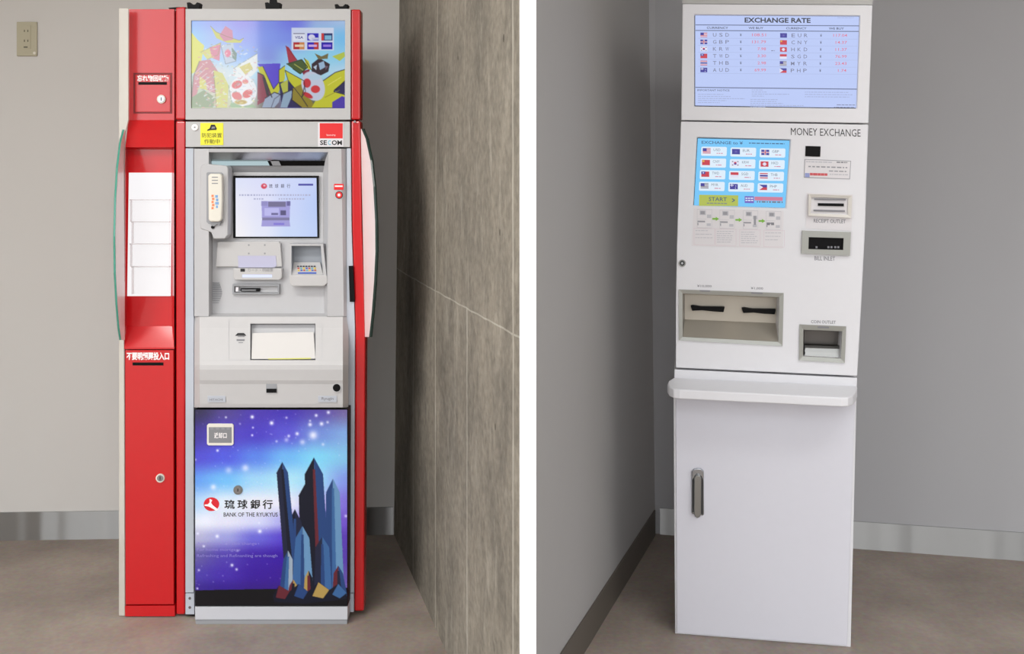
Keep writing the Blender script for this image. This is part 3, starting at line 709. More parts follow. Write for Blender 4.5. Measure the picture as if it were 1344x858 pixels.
g = G(); g.face([(352, 470.3, coff(470) - .0015), (408, 469.2, coff(469) - .0015), (408, 471, coff(471) - .0010), (352, 471.6, coff(471) - .0010)], YL); g.build('yellow_mark', S)
def onc(x, y, e=.0008): return (x, y, coff(y) + e)
g = G()
for (a, b, c_, d_, m_) in ((299.8, 418, 300.4, 472, ATMG), (300, 472, 328, 472.6, ATMG), (422.5, 424, 423, 470, ATMG)):
    g.face([onc(a, b), onc(c_, b), onc(c_, (b + d_) / 2), onc(c_, d_), onc(a, d_), onc(a, (b + d_) / 2)], m_)
g.face([onc(308.5, 440.5), onc(312, 436.8), onc(320, 436.8), onc(323.5, 440.5)], BTX)
g.rect(312, 441, 321, 442, coff(442) + .001, GTX)
g.rect(310.5, 445, 321, 447.3, coff(447) + .001, GTX); g.rect(313, 449, 319, 450, coff(450) + .001, ATMD)
g.build('banknote_symbol', S)
g = G(); g.box(349.3, 502, 363.3, 515.5, .0715, .055, ATMD); g.box(349.6, 510, 363, 515.2, .0722, .06, BLK); g.build('coin_notch', S)
g = G(); g.disc(441.8, 508.8, 6, .0718, .055, ATMG); g.disc(441.8, 508.8, 5, .0728, .055, BLK); g.build('sensor', S)
LBG = mat('label_grey', (182, 187, 196), .4)
g = G(); g.box(272.5, 519.5, 296, 527.5, .0672, .055, LBG); g.text('HITACHI', 275, 292.5, 522.8, 526, .0676, GTX, bold=.02); g.build('label', S)
g = G(); g.box(417.5, 519.5, 442, 527.5, .0672, .055, LBG); g.text('Ryugin', 422, 438, 521, 525.8, .0676, GTX, bold=.02); g.build('label', S)
# front door with starry print
g = G(); g.prism([(255.5, 537), (457, 536.3), (456.2, 795), (256, 795)], .058, -.0, BLK); fd = g.build('front_door', T, bevel=.001); S = sub(fd, T)
c = Canvas(256.2, 537.6, 455.6, 794.5, 1.35)
c.grad([
 [(52, 48, 78), (80, 68, 140), (75, 58, 170), (68, 52, 172), (85, 72, 168), (112, 98, 155)],
 [(68, 58, 150), (82, 70, 188), (75, 62, 190), (88, 84, 205), (112, 140, 215), (125, 165, 222)],
 [(82, 78, 205), (82, 90, 218), (90, 130, 228), (108, 178, 238), (125, 208, 242), (130, 192, 232)],
 [(100, 155, 235), (112, 185, 242), (155, 208, 242), (170, 222, 242), (150, 208, 242), (128, 148, 228)],
 [(175, 210, 243), (218, 230, 243), (228, 230, 242), (222, 226, 242), (185, 185, 236), (125, 108, 212)],
 [(222, 228, 242), (220, 222, 242), (205, 210, 242), (165, 165, 230), (125, 108, 215), (112, 82, 200)],
 [(178, 178, 212), (155, 158, 220), (106, 102, 212), (86, 66, 200), (78, 48, 175), (90, 60, 175)],
 [(95, 88, 158), (80, 62, 172), (62, 32, 160), (56, 22, 155), (64, 34, 155), (86, 60, 165)],
 [(75, 60, 165), (70, 45, 168), (58, 24, 150), (58, 24, 145), (76, 46, 155), (98, 78, 165)],
 [(58, 38, 140), (54, 28, 140), (54, 24, 130), (54, 24, 130), (76, 46, 145), (104, 84, 160)]], [538, 570, 600, 630, 660, 685, 705, 730, 755, 772])
c.c += rs.normal(0, 3.0, c.c.shape)
for (x, y, r, a) in ((331, 547, 1.6, 1), (356.5, 555, 1.8, 1), (296.5, 547.5, 1, .8), (376, 548, 1.1, .7), (332, 561, .9, .8), (331, 571, 1, .9), (315, 556, .9, .5), (285.5, 591, 1.2, .9), (256.5, 603, 1, .7),
        (415, 545, 1.4, .9), (431, 541, 1.5, .9), (407, 557, 1.7, .9), (422, 556, 1.8, .9), (430, 554, 1.2, .7), (407, 552, 1, .7), (390, 569, 1.6, .9), (379, 572, 1.3, .8), (411, 571, 3.6, .9), (397, 580, 2.4, .6), (363, 579, 1.1, .6), (376, 577, 2, .5),
        (424, 583, 1.4, .6), (322, 614, 3, .7), (300, 617, 3, .5), (280, 639, 2.5, .8), (341, 697, 1.7, 1), (285, 703.5, 1.6, 1), (267.5, 716.5, 1.1, .9), (259.5, 700, 1.2, .8), (304.5, 741.5, 1.4, .9), (310.5, 747, 1.2, .8), (261, 748, 1.1, .7), (259, 772, 1, .8),
        (378.5, 689, 1, .9), (436.5, 691.5, 1.2, .9), (454, 677, 1.3, .8), (402, 759.5, 1.6, .7), (270, 682, 6, .4), (312, 722.5, .9, .6), (340, 686, .9, .6)):
    c.glow(x, y, r, (235, 238, 255), a)
for k in range(150):
    x, y = rs.uniform(256, 455), rs.uniform(538, 770); c.glow(x, y, .6, (220, 225, 255), rs.uniform(.1, .45))
# black ground band
c.poly([(255, 774.5), (300, 773.5), (457, 771), (457, 796), (255, 796)], (14, 12, 16))
# abstract crystal cluster in place of the printed character
N1, N2, B1, B2, B3, GO, MR, ST = (18, 20, 36), (30, 34, 58), (38, 66, 118), (58, 98, 150), (100, 142, 182), (172, 144, 80), (96, 36, 46), (150, 165, 180)
def shard(x0, x1, yb, xt0, xt1, yt, tip, cl, cm, cr):
    xm = (x0 + x1) / 2; tm = (xt0 + xt1) / 2
    c.poly([(x0, yb), (xm, yb + 3), (tm, yt), (xt0, yt + tip)], cl); c.poly([(xm, yb + 3), (x1, yb), (xt1, yt + tip), (tm, yt)], cr)
    c.poly([(xm - 3, yb + 2), (xm + 3, yb + 2), (tm + 1.5, yt + tip * .7), (tm - 1.5, yt + tip * .7)], cm)
shard(396, 424, 776, 392, 412, 632, 18, N1, N2, B1)
shard(372, 400, 780, 378, 396, 668, 18, N1, B1, N2)
shard(376, 394, 780, 363, 378, 606, 14, N2, N1, B1)
shard(404, 434, 778, 400, 424, 600, 22, N1, MR, B1)
shard(426, 452, 780, 428, 446, 628, 18, B1, B2, B3)
shard(382, 412, 782, 388, 406, 690, 16, B2, B1, B3)
shard(366, 384, 782, 372, 384, 722, 12, B1, B2, ST)
shard(412, 436, 782, 414, 432, 704, 14, N2, B1, B2)
shard(436, 456, 782, 438, 450, 742, 10, MR, N2, B1)
shard(398, 414, 784, 400, 410, 748, 10, GO, MR, N1)
shard(376, 392, 786, 380, 390, 760, 8, MR, N1, GO)
c.poly([(358, 782), (366, 768), (380, 776), (392, 766), (404, 776), (418, 764), (432, 774), (444, 766), (455, 778), (455, 786), (400, 792), (360, 790)], N1)
c.poly([(366, 768), (380, 776), (374, 786), (362, 784)], MR); c.poly([(392, 766), (404, 776), (398, 786), (386, 782)], B1); c.poly([(418, 764), (432, 774), (424, 785), (410, 782)], GO); c.poly([(444, 766), (455, 778), (446, 785), (436, 780)], B2)
PV = attr_mat('printed_vinyl', rough=.45); PV.node_tree.nodes['Principled BSDF'].inputs['Specular IOR Level'].default_value = .25
c.build('door_print', A, .0588, PV, S)
g = G(); LR = mat('logo_red', (214, 30, 44), .4)
g.disc(277.5, 661.5, 10.2, .0594, .0585, LR, n=36, ry=9)
g.face([(275, 654.5), (278.5, 656), (277, 659.5), (279, 662.5), (286.5, 668.5), (284, 670.2), (274, 664.5), (268.5, 663.6), (268.5, 662), (273, 661.5), (275.2, 659)], WTX, .0598)
g.build('bank_logo', S)
g = G()
for k, ch in enumerate('琉球銀行'): g.text(ch, 294.5 + k * 17 - (k == 3) * 1.0, 308 + k * 17 - (k == 3) * 1.0, 655.5, 667.8, .0594, BTX, bold=.022)
g.text('BANK OF THE RYUKYUS', 293.5, 364.5, 672.3, 677.8, .0594, BTX, bold=.008)
lab(g.build('bank_name', S), 'black bank name lettering')
g = G(); FT = mat('faint_lettering', (140, 130, 205), .5)
for s_, a, b, y in (('Any house can also change', 258.5, 337, 716), ('For home mortgage', 258.5, 315.5, 724), ('Refreshing and Refinancing are though', 258.5, 364, 732)):
    g.text(s_, a, b, y - 5, y, .0592, FT, bold=-.004)
lab(g.build('slogan', S), 'faint lilac slogan lettering')
g = G(); g.disc(312.2, 643, 6, .062, .055, BRSH); g.disc(312.2, 643, 4.2, .064, .06, CHR); g.box(311.6, 641, 312.6, 645, .0645, .06, BLK); g.build('lock', S)
g = G(); g.prism([(271.5, 558), (273.5, 556), (304.5, 556), (306.5, 558), (306.5, 582.5), (304.5, 584.5), (273.5, 584.5), (271.5, 582.5)], .064, .055, CREAM); cp = g.build('coin_return_plate', S, bevel=.0012)
SS = S
g = G(); GP = mat('dark_grey_metal', (140, 142, 146), .35, metal=.4)
g.box(274, 560.5, 304, 581, .0648, .06, GP)
for x in (278, 285.5, 292.5, 299.5): g.box(x - 2, 561.3, x + 2, 563.6, .0655, .06, ATMD)
g.text('返却口', 281, 297.5, 567.5, 575, .0654, WTX, bold=.02)
g.build('coin_return_flap', S)
KG = mat('kick_grey', (196, 198, 204), .4)
g = G(); g.prism([(255.8, 796.3), (456.2, 796.3), (456, 813), (256, 813)], .060, .0, KG); g.prism([(256.2, 813), (455.8, 813), (455.6, 819.0), (256.8, 819.0)], .056, .0, ATMD); g.build('kick_plate', T, bevel=.001)

# ================================================================== MONEY EXCHANGE MACHINE
bc = (_bl + _br) / 2; bc = bc - B.n * .25
M = thing('money_exchange_machine', (bc.x, bc.y, 0), 'tall white money exchange machine with rate screen, standing in the right bay', 'money changer')
def boolean(o, cutters):
    for cbo in cutters:
        md = o.modifiers.new('b', 'BOOLEAN'); md.operation = 'DIFFERENCE'; md.solver = 'EXACT'; md.object = cbo
    dg = bpy.context.evaluated_depsgraph_get(); me = D.meshes.new_from_object(o.evaluated_get(dg))
    o.modifiers.clear(); o.data = me
    for cbo in cutters:
        m_ = cbo.data; D.objects.remove(cbo); D.meshes.remove(m_)
def bev(o, w=.004, s=3):
    b = o.modifiers.new('bevel', 'BEVEL'); b.width = w; b.segments = s; b.limit_method = 'ANGLE'; b.angle_limit = math.radians(50)
def Gb(): return G(B)
# display box
g = Gb(); g.prism([(895.6, 5), (1145.2, 6.5), (1140, 161.6), (894, 157.6)], .0, -.45, WHT); db = g.build('display_box', M)
g = Gb(); g.prism([(911.2, 19), (1128.8, 20.5), (1124.6, 142.5), (911.2, 139.5)], .0004, -.012, BLK); ct = g.build('c', M)
bpy.context.view_layer.update(); boolean(db, [ct]); bev(db, .003)
HOOD = mat('hood_grey', (188, 187, 184), .5)
g = Gb(); g.prism([(895.6, -8), (1146, -7), (1145.2, 6), (895.6, 4.6)], -.012, -.45, HOOD); g.build('top_hood', M)
S = sub(db, M)
EMB = .93
def em(n, rgb): return mat(n, rgb, .3, emit=EMB)
SBG = em('rate_screen_blue', (184, 200, 246)); SB2 = em('rate_line', (95, 105, 140)); SK = em('rate_text_dark', (35, 38, 55)); SGR = em('rate_text_grey', (118, 122, 150)); SRD = em('rate_text_red', (222, 110, 135)); SFA = em('rate_faint', (160, 172, 212)); SBL = em('rate_bezel', (30, 30, 50))
g = Gb(); g.face([(911.2, 19), (1128.8, 20.5), (1124.6, 142.5), (911.2, 139.5)], BLK, -.0108)
g.face([(912.4, 20.2), (1127.6, 21.7), (1123.6, 141.6), (912.4, 138.4)], SBG, -.0104); g.build('rate_screen', S)
def zx(x): return 900 + x / 5.6
def zy(y): return 10 + y / 5.6
o1 = -.0098; g = Gb()
g.text('EXCHANGE RATE', zx(433), zx(918), zy(73), zy(110), o1, SK, sl=.006, bold=.03)
for y, m_ in ((127, SB2), (168, SB2)): g.rect(zx(72), zy(y) - .6, zx(1280), zy(y) + .5, o1, m_, sl=.006)
g.rect(zx(72), zy(586) - .6, zx(1262), zy(586) + .6, o1, SB2, sl=.011)
for s_, a, b in (('CURRENCY', 155, 312), ('WE BUY', 462, 570), ('CURRENCY', 738, 888), ('WE BUY', 1052, 1163)):
    g.text(s_, zx(a), zx(b), zy(139) + (a / 5.6) * .006, zy(155) + (a / 5.6) * .006, o1, SK, sl=.006, bold=.01)
def flag(g, x, y, w, h, code, off, sl, em_):
    def R(a, b, c_, d_, col, e=0): g.rect(x + a * w, y + b * h + sl * a * w, x + c_ * w, y + d_ * h + sl * a * w, off + e * .00015, em_[col], sl)
    if code == 'USD' or code == 'MYR':
        R(0, 0, 1, 1, 'w')
        for k in range(4): R(0, k * .28, 1, k * .28 + .14, 'r' if code == 'USD' else 'o', 1)
        R(0, 0, .5, .55, 'b', 2)
    elif code == 'EUR': R(0, 0, 1, 1, 'b'); R(.35, .3, .65, .7, 'v', 1)
    elif code == 'GBP': R(0, 0, 1, 1, 'b'); R(.4, 0, .6, 1, 'w', 1); R(0, .38, 1, .62, 'w', 1); R(.45, 0, .55, 1, 'r', 2); R(0, .44, 1, .56, 'r', 2)
    elif code == 'CNY': R(0, 0, 1, 1, 'r'); R(.08, .1, .3, .4, 'y', 1)
    elif code == 'KRW':
        R(0, 0, 1, 1, 'w'); R(.35, .25, .65, .5, 'r', 1); R(.35, .5, .65, .75, 'b', 1)
        for a, b in ((.1, .1), (.75, .1), (.1, .75), (.75, .75)): R(a, b, a + .15, b + .15, 'k', 1)
    elif code == 'HKD': R(0, 0, 1, 1, 'r'); R(.36, .2, .64, .8, 'w', 1); R(.25, .4, .75, .6, 'w', 1)
    elif code == 'TWD': R(0, 0, 1, 1, 'r'); R(0, 0, .5, .5, 'b', 1); R(.18, .15, .34, .36, 'w', 2)
    elif code == 'SGD': R(0, 0, 1, .5, 'r'); R(0, .5, 1, 1, 'w')
    elif code == 'THB': R(0, 0, 1, 1, 'r'); R(0, .18, 1, .82, 'w', 1); R(0, .34, 1, .66, 'b', 2)
    elif code == 'AUD': R(0, 0, 1, 1, 'b'); R(0, .2, .5, .3, 'w', 1); R(.2, 0, .3, .5, 'w', 1); R(.7, .3, .8, .45, 'w', 1); R(.65, .7, .75, .85, 'w', 1)
    elif code == 'PHP': R(0, 0, 1, .5, 'b'); R(0, .5, 1, 1, 'r'); g.face([(x, y), (x + .5 * w, y + h / 2), (x, y + h)], em_['w'], off + .0003)
FL = {'w': em('flag_white', (225, 225, 245)), 'r': em('flag_red', (200, 45, 65)), 'o': em('flag_dark', (90, 80, 80)), 'b': em('flag_blue', (50, 45, 150)), 'v': em('flag_violet', (90, 80, 170)), 'y': em('flag_yellow', (225, 180, 60)), 'k': em('flag_black', (60, 60, 70))}
left = [('USD', '108.51'), ('GBP', '131.79'), ('KRW', '7.98'), ('TWD', '3.30'), ('THB', '2.98'), ('AUD', '69.99')]
right = [('EUR', '117.04'), ('CNY', '14.37'), ('HKD', '11.37'), ('SGD', '76.99'), ('MYR', '23.43'), ('PHP', '1.74')]
for k, ((c1, r1), (c2, r2)) in enumerate(zip(left, right)):
    yl = zy(200 + k * 51.6); yr = zy(204 + k * 51.6)
    for (cc, rr, y, xf, xc, xy, xr, lean) in ((c1, r1, yl, 108, 200, 398, 590, 0), (c2, r2, yr, 694, 778, 988, 1187, -1.2 * k)):
        flag(g, zx(xf + lean * .5), y - 3, 9, 6, cc, o1, .01, FL)
        for j, ch in enumerate(cc): g.text(ch, zx(xc + lean + j * 46), zx(xc + lean + j * 46 + 26), y - 2.4, y + 2.4, o1, SGR, sl=.01, bold=.006)
        g.text('¥', zx(xy + lean), zx(xy + lean + 13), y - 2.0, y + 2.0, o1, SK)
        wd = {6: 102, 5: 84, 4: 62}[len(rr)]
        g.text(rr, zx(xr + lean - wd), zx(xr + lean), y - 1.9, y + 1.9, o1, SRD, bold=.005)
    g.rect(zx(90), yl + 4.2, zx(1265) - k * .2, yl + 4.5, o1, SFA, sl=.006)
g.text('IMPORTANT NOTICE', zx(85), zx(322), zy(600), zy(613), o1, SK, sl=.006)
rnd = random.Random(9)
def fine(g, x0, x1, y, h, off, m, sl=.008, gap=.8):
    x = x0
    while x < x1:
        w = rnd.uniform(1.5, 6); w = min(w, x1 - x)
        g.rect(x, y + sl * (x - x0), x + w, y + h + sl * (x - x0), off, m, sl); x += w + gap
for k, w in enumerate((190, 240, 345, 210, 160)): fine(g, zx(90), zx(90 + w), zy(634 + k * 15), .9, o1, SFA)
for k, w in enumerate((80, 110, 280, 90)): fine(g, zx(485), zx(485 + w), zy(602 + k * 15), .9, o1, SFA)
for k, w in enumerate((200, 190, 240, 390, 110)): fine(g, zx(475), zx(475 + w), zy(672 + k * 14), .9, o1, SFA)
for k, w in enumerate((320, 350, 330)): fine(g, zx(875), zx(875 + w), zy(618 + k * 17), .9, o1, SFA)
for k in range(2): fine(g, zx(1110 - 20 * k), zx(1245), zy(712 + k * 18), .9, o1, SGR)
fine(g, zx(1115), zx(1240), zy(72), .7, o1, SFA); fine(g, zx(628), zx(655), zy(314), .9, o1, SGR)
g.build('rate_lettering', S)
# main body with two recesses
g = Gb(); g.prism([(893.6, 159.2), (1140, 163.4), (1135.6, 300), (1130.6, 400), (1125.4, 493.6), (887, 482.6), (887, 400), (888.4, 320)], .0, -.45, WHT); ub = g.build('upper_body', M)
DI = [(896, 385), (1023, 390), (1021.5, 448.5), (896, 442)]; CI = [(1054.5, 432.5), (1105.5, 434.6), (1103.5, 470.5), (1054, 467.5)]
SC = [(914.6, 179.8), (1037.6, 183), (1031, 273.4), (909.6, 270)]
g = Gb(); g.prism(DI, .0004, -.13, BRSH); k1 = g.build('c', M)
g = Gb(); g.prism(CI, .0004, -.10, BRSH); k2 = g.build('c', M)
g = Gb(); g.prism(SC, .0004, -.008, BRSH); k3 = g.build('c', M)
bpy.context.view_layer.update(); boolean(ub, [k1, k2, k3]); bev(ub, .004)
S = sub(ub, M)
# title
g = Gb(); g.text('MONEY EXCHANGE', 1038, 1129.5, 167.6, 177.2, .0006, BTX, sl=.024, bold=-.004); lab(g.build('title_lettering', S), 'black title lettering')
# touch screen
SKY = em('touch_blue', (112, 198, 250)); CARD = em('touch_card', (222, 238, 252)); OLV = em('touch_olive', (176, 188, 76)); TGR = em('touch_grey_text', (110, 120, 135)); TDK = em('touch_dark_text', (50, 80, 120)); TRD = em('touch_red', (205, 120, 150)); TPU = em('touch_purple', (110, 90, 190))
g = Gb(); g.face(SC, BLK, -.0068); g.face([(915.8, 181.4), (1036.4, 184.4), (1030.6, 272.6), (910.8, 269.4)], SKY, -.0064)
ts = g.build('touch_screen', S)
def tz(x, y): return 900 + x / 5.36, 170 + y / 5.36
o2 = -.0058; g = Gb(); sl2 = .028
x_, y_ = tz(112, 78); x2, y2 = tz(402, 104); g.text('EXCHANGE to ¥', x_, x2, y_, y2 - .8, o2, TDK, sl=.02, bold=.01)
x_, y_ = tz(445, 92); fine(g, x_, tz(695, 0)[0], y_, 1.2, o2, TDK, sl=.02, gap=1.0)
grid = [['USD', 'EUR', 'GBP'], ['CNY', 'KRW', 'HKD'], ['TWD', 'SGD', 'THB'], ['MYR', 'AUD', 'PHP']]
for r in range(4):
    for c_ in range(3):
        X0 = 110 + c_ * 206 - r * 5; Y0 = 120 + r * 82 + c_ * 5.5
        x, y = tz(X0, Y0); x2, y2 = tz(X0 + 180, Y0 + 64)
        rd = 1.2
        g.face([(x + rd, y), (x2 - rd, y + .4), (x2, y + .4 + rd), (x2 - .4, y2 + .4 - rd), (x2 - rd - .4, y2 + .4), (x + rd - .4, y2), (x - .4, y2 - rd), (x, y + rd)], CARD, o2)
        code = grid[r][c_]; flag(g, x + 1.8, y + 1.9, 10.4, 7, code, o2 + .0003, .02, FL)
        g.text(code, x + 16, x + 25, y + 2.4, y + 5.8, o2 + .0003, TGR, sl=.02)
        fine(g, x + 20, x + 28, y + 8.2, 1, o2 + .0003, TRD, sl=.02)
x, y = tz(95, 458); x2, y2 = tz(370, 536); g.face([(x, y), (x2, y + .8), (x2 - .3, y2 + .4), (x - .3, y2 - .2)], OLV, o2)
a, b = tz(162, 474); a2, b2 = tz(290, 502); g.text('START', a, a2, b, b2, o2 + .0004, TDK, sl=.02, bold=.01)
a, b = tz(325, 482); a2, b2 = tz(346, 512); g.text('>', a, a2, b, b2, o2 + .0004, TDK, bold=.02)
a, b = tz(148, 514); fine(g, a, tz(290, 0)[0], b, 1.2, o2 + .0004, TGR, sl=.02)
x, y = tz(415, 468); x2, y2 = tz(480, 516); g.rect(x, y, x2, y2, o2, TPU, .02); fine(g, x + 1, x2 - 1, y + 2, 1.4, o2 + .0003, CARD); fine(g, x + 1, x2 - 1, y + 5, 1.4, o2 + .0003, CARD)
x, y = tz(484, 471); x2, y2 = tz(682, 498); g.rect(x, y, x2, y2, o2, TRD, .02); x, y = tz(500, 502); fine(g, x, x2, y, 2, o2, TGR, sl=.02, gap=1.4)
g.build('touch_lettering', sub(ts, M) if False else S)
# instruction strip
PNK = mat('pink_line', (222, 205, 212), .6); GRN = mat('green_arrow', (128, 190, 60), .5); LG = mat('pale_grey_ink', (196, 196, 202), .6); MG = mat('mid_grey_ink', (158, 158, 164), .6); INS = mat('instruction_paper', (228, 225, 227), .45)
g = Gb(); g.prism([(910.5, 273.5), (1028.5, 276.5), (1027.5, 326), (907.5, 322.5)], .0012, -.001, INS)
o3 = .0018
def iz(x, y): return 905 + x / 9.6, 250 + y / 9.6
for k, (X0, Y0) in enumerate(((95, 235), (380, 243), (675, 250), (965, 258))):
    x, y = iz(X0, Y0); g.rect(x, y, x + 19.5, y + 24, o3, INS, .02)
    g.rect(x + 3.5, y + 1.5, x + 11.5, y + 7.5, o3 + .0003, LG, .02); g.rect(x + 4.5, y + 2.5, x + 10, y + 6.5, o3 + .0006, MG, .02)
    g.rect(x + 13, y + 7, x + 18.5, y + 11.5, o3 + .0003, LG, .02)
    for (a, b, c_, d_) in ((0, 0, 19.5, .4), (0, 12.5, 12, .4), (0, 24, 19, .4)): g.rect(x + a, y + b, x + a + c_, y + b + d_, o3 + .0003, LG, .02)
    for a in (0, 19.3): g.rect(x + a, y, x + a + .3, y + 24, o3 + .0003, LG)
    g.rect(x + .6, y + 15, x + 10.5, y + 17, o3 + .0003, MG, .02); g.rect(x + .6, y + 17.6, x + 1.8, y + 21, o3 + .0003, MG, .02)
    g.rect(x + 12.6, y + 18.5, x + 18, y + 22, o3 + .0003, LG, .02)
    if k == 2: g.rect(x + 14, y + 7, x + 17, y + 19, o3 + .0006, MG, .02)
    if k == 3: g.rect(x + 1, y + 15, x + 5, y + 18.5, o3 + .0006, GTX, .02); g.rect(x + 6.5, y + 15, x + 10.5, y + 18.5, o3 + .0006, GTX, .02)
for X0, Y0 in ((288, 355), (578, 368), (870, 382)):
    x, y = iz(X0, Y0); g.face([(x, y - 1), (x + 4.5, y - 1), (x + 4.5, y - 2.6), (x + 8.8, y + .2), (x + 4.5, y + 2.8), (x + 4.5, y + 1.2), (x, y + 1.2)], GRN, o3 + .0004)
for k, X0 in enumerate((55, 325, 630, 935)):
    x, y = iz(X0, 472 + k * 9); w = 27
    for a in (0, w): g.rect(x + a, y, x + a + .4, y + 21.5, o3, PNK)
    for b in (0, 21.5): g.rect(x, y + b, x + w, y + b + .4, o3, PNK, .02)
    for j in range(6 if k in (1, 2) else 3): fine(g, x + 2, x + rnd.uniform(18, 25), y + 3 + j * (2.8 if k in (1, 2) else 4.6), .8, o3, LG)
g.build('instruction_strip', S)
# camera window, notice plate, label
g = Gb(); g.prism([(1057.4, 191.4), (1077.2, 192), (1076.6, 205.6), (1057, 205)], .003, -.002, BLK); g.build('camera_window', S, bevel=.0008)
g = Gb(); g.prism([(1056, 208.6), (1117, 211), (1115.6, 235.2), (1055, 233)], .0012, -.001, MG); g.prism([(1056.8, 209.5), (1116.2, 211.8), (1114.8, 234.4), (1055.9, 232.2)], .0018, .0, INS)
fine(g, 1058, 1092, 211.3, 1.4, .0024, LG, .03); fine(g, 1098, 1112, 212, 1.6, .0024, GTX, .03); fine(g, 1061, 1112, 217.6, 1.7, .0024, MG, .03, gap=1.8); fine(g, 1088, 1112, 223.6, 1.4, .0024, MG, .03, gap=1.4)
PR = mat('plate_red', (212, 90, 95), .5); PBL = mat('plate_blue', (150, 160, 210), .5)
g.rect(1056.6, 227, 1062.6, 232.4, .0024, PBL, .03); fine(g, 1063, 1086, 226.8, 3.2, .0026, PR, .03, gap=.3); fine(g, 1089, 1113, 228, 1.2, .0024, LG, .03)
lab(g.build('notice_plate', S), 'white notice plate with red and grey print')
# receipt outlet
RO = [(1061.5, 254.5), (1118.2, 256.6), (1117, 286), (1061, 283)]
IV = mat('ivory_bezel', (226, 222, 214), .3)
g = Gb(); g.prism([(1058.6, 252.6), (1119.5, 255), (1117.6, 303), (1057.4, 300)], .0012, -.001, INS)
g.ring(RO, [(1064.8, 258.6), (1113.4, 260.2), (1112.6, 282), (1064, 280)], .014, .0, IV, mi=IV, floor=LG, fin=.009)
g.box(1069, 260.4, 1110, 262.2, .006, .0, GTX, .02); g.box(1068, 275, 1109, 277.2, .006, .0, GTX, .02); g.box(1073.6, 266.4, 1107.6, 270, .006, .0, BLK, .02)
ro = g.build('receipt_outlet', S)
for a_ in (('RECEIPT OUTLET', 1068, 1110, 287, 292, .0018), ('BILL INLET', 1069, 1096, 336, 341.4, .0006), ('COIN OUTLET', 1064.5, 1097, 420, 424, .0006),
           ('¥10,000', 915, 934, 373.4, 377, .0006), ('¥1,000', 985.4, 1001.6, 376.4, 380, .0006)):
    g = Gb(); g.text(*a_, GTX, sl=.025, bold=.012); g.build('slot_lettering', S)
# bill inlet
BI = mat('bill_frame_metal', (165, 166, 160), .35, metal=.5)
g = Gb(); g.ring([(1053, 302.6), (1116.8, 304.6), (1115.6, 335.6), (1052, 332.6)], [(1061.4, 311), (1107.4, 312.4), (1106.6, 328), (1061, 326.8)], .010, -.0, BI, mi=BLK, floor=BLK)
g.face([(1061.4, 311), (1107.4, 312.4), (1106.6, 328), (1061, 326.8)], BLK, .0012)
g.rect(1070.5, 323, 1073, 325.8, .0018, GTX, .02)
for x in (1086, 1090, 1095, 1099): g.rect(x, 323, x + 2.6, 325.6, .0018, GTX, .02)
g.build('bill_inlet', S)
# side lock
g = Gb(); g.disc(895.4, 345.4, 4.8, .004, -.002, BRSH); g.disc(895.4, 345.4, 3.2, .006, .0, BLK); g.disc(895.4, 345.4, 1.8, .0066, .0, CHR, n=12); g.build('lock', S)
# bill dispenser recess
TANM = mat('dispenser_metal', (190, 183, 170), .34, metal=.35)
g = Gb()
g.face([(899, 386, -.09), (1021, 391, -.09), (1021, 424, -.09), (899, 419, -.09)], TANM)
g.face([(899, 419, -.09), (1021, 424, -.09), (1021.5, 448.5, .0), (896, 442, .0)], TANM)
g.face([(896, 385, .0), (899, 386, -.09), (899, 419, -.09), (896, 442, .0)], BRSH)
g.face([(1023, 390, .0), (1021, 391, -.09), (1021, 424, -.09), (1021.5, 448.5, .0)], BRSH)
g.face([(896, 385, .0), (1023, 390, .0), (1021, 391, -.09), (899, 386, -.09)], TANM)
g.build('dispenser_tray', S)
g = Gb(); g.ring([(890.8, 379.8), (1028.6, 384.6), (1027, 454), (891, 446.4)], DI, .005, -.002, BI, fin=.003); g.box(918.4, 380.6, 932, 382.4, .0056, .003, GTX, .03); g.box(986, 383.4, 1001, 385.4, .0056, .003, GTX, .03); g.build('dispenser_frame', S)
for x in (906.4, 973.6):
    dy = (x - 906.4) * .045; g = Gb()
    g.prism([(x, 401.5 + dy), (x + 3, 400.6 + dy), (x + 14, 402.4 + dy), (x + 30, 402.6 + dy), (x + 45, 402.8 + dy), (x + 43.4, 409.6 + dy), (x + 30, 408.8 + dy), (x + 15, 407.2 + dy), (x + 2, 407.8 + dy)], -.066, -.09, BLK); g.build('bill_slot', S, bevel=.002)
# coin outlet
CD = mat('coin_dark_steel', (105, 101, 97), .4, metal=.5)
g = Gb()
g.face([(1056, 433, -.07), (1104.5, 435, -.07), (1104, 455, -.07), (1055.5, 453, -.07)], CD)
g.face([(1054.5, 432.5, 0), (1056, 433, -.07), (1055.5, 468, -.07), (1054, 467.5, 0)], CD); g.face([(1105.5, 434.6, 0), (1104.5, 435, -.07), (1103, 470, -.07), (1103.5, 470.5, 0)], CD)
g.face([(1054.5, 432.5, 0), (1105.5, 434.6, 0), (1104.5, 435, -.07), (1056, 433, -.07)], CD)
pr = [(451.5, -.045), (453.5, -.035), (457, -.028), (462, -.024), (469, -.02)]
for (ya, oa), (yb, ob) in zip(pr, pr[1:]): g.face([(1057, ya - .6, oa), (1104, ya + 1, oa), (1103, yb + 1, ob), (1056, yb - .6, ob)], BRSH)
g.face([(1055.5, 453, -.07), (1104, 455, -.07), (1104, 452.5, -.045), (1057, 450.9, -.045)], CD)
g.build('coin_tray', S)
g = Gb(); g.ring([(1049.4, 425.8), (1110.6, 428.4), (1108.8, 476.2), (1048.8, 472.8)], CI, .006, -.002, BI, fin=.004); g.box(1073.4, 428.2, 1088, 430.4, .0066, .004, GTX, .03); g.build('coin_frame', S)
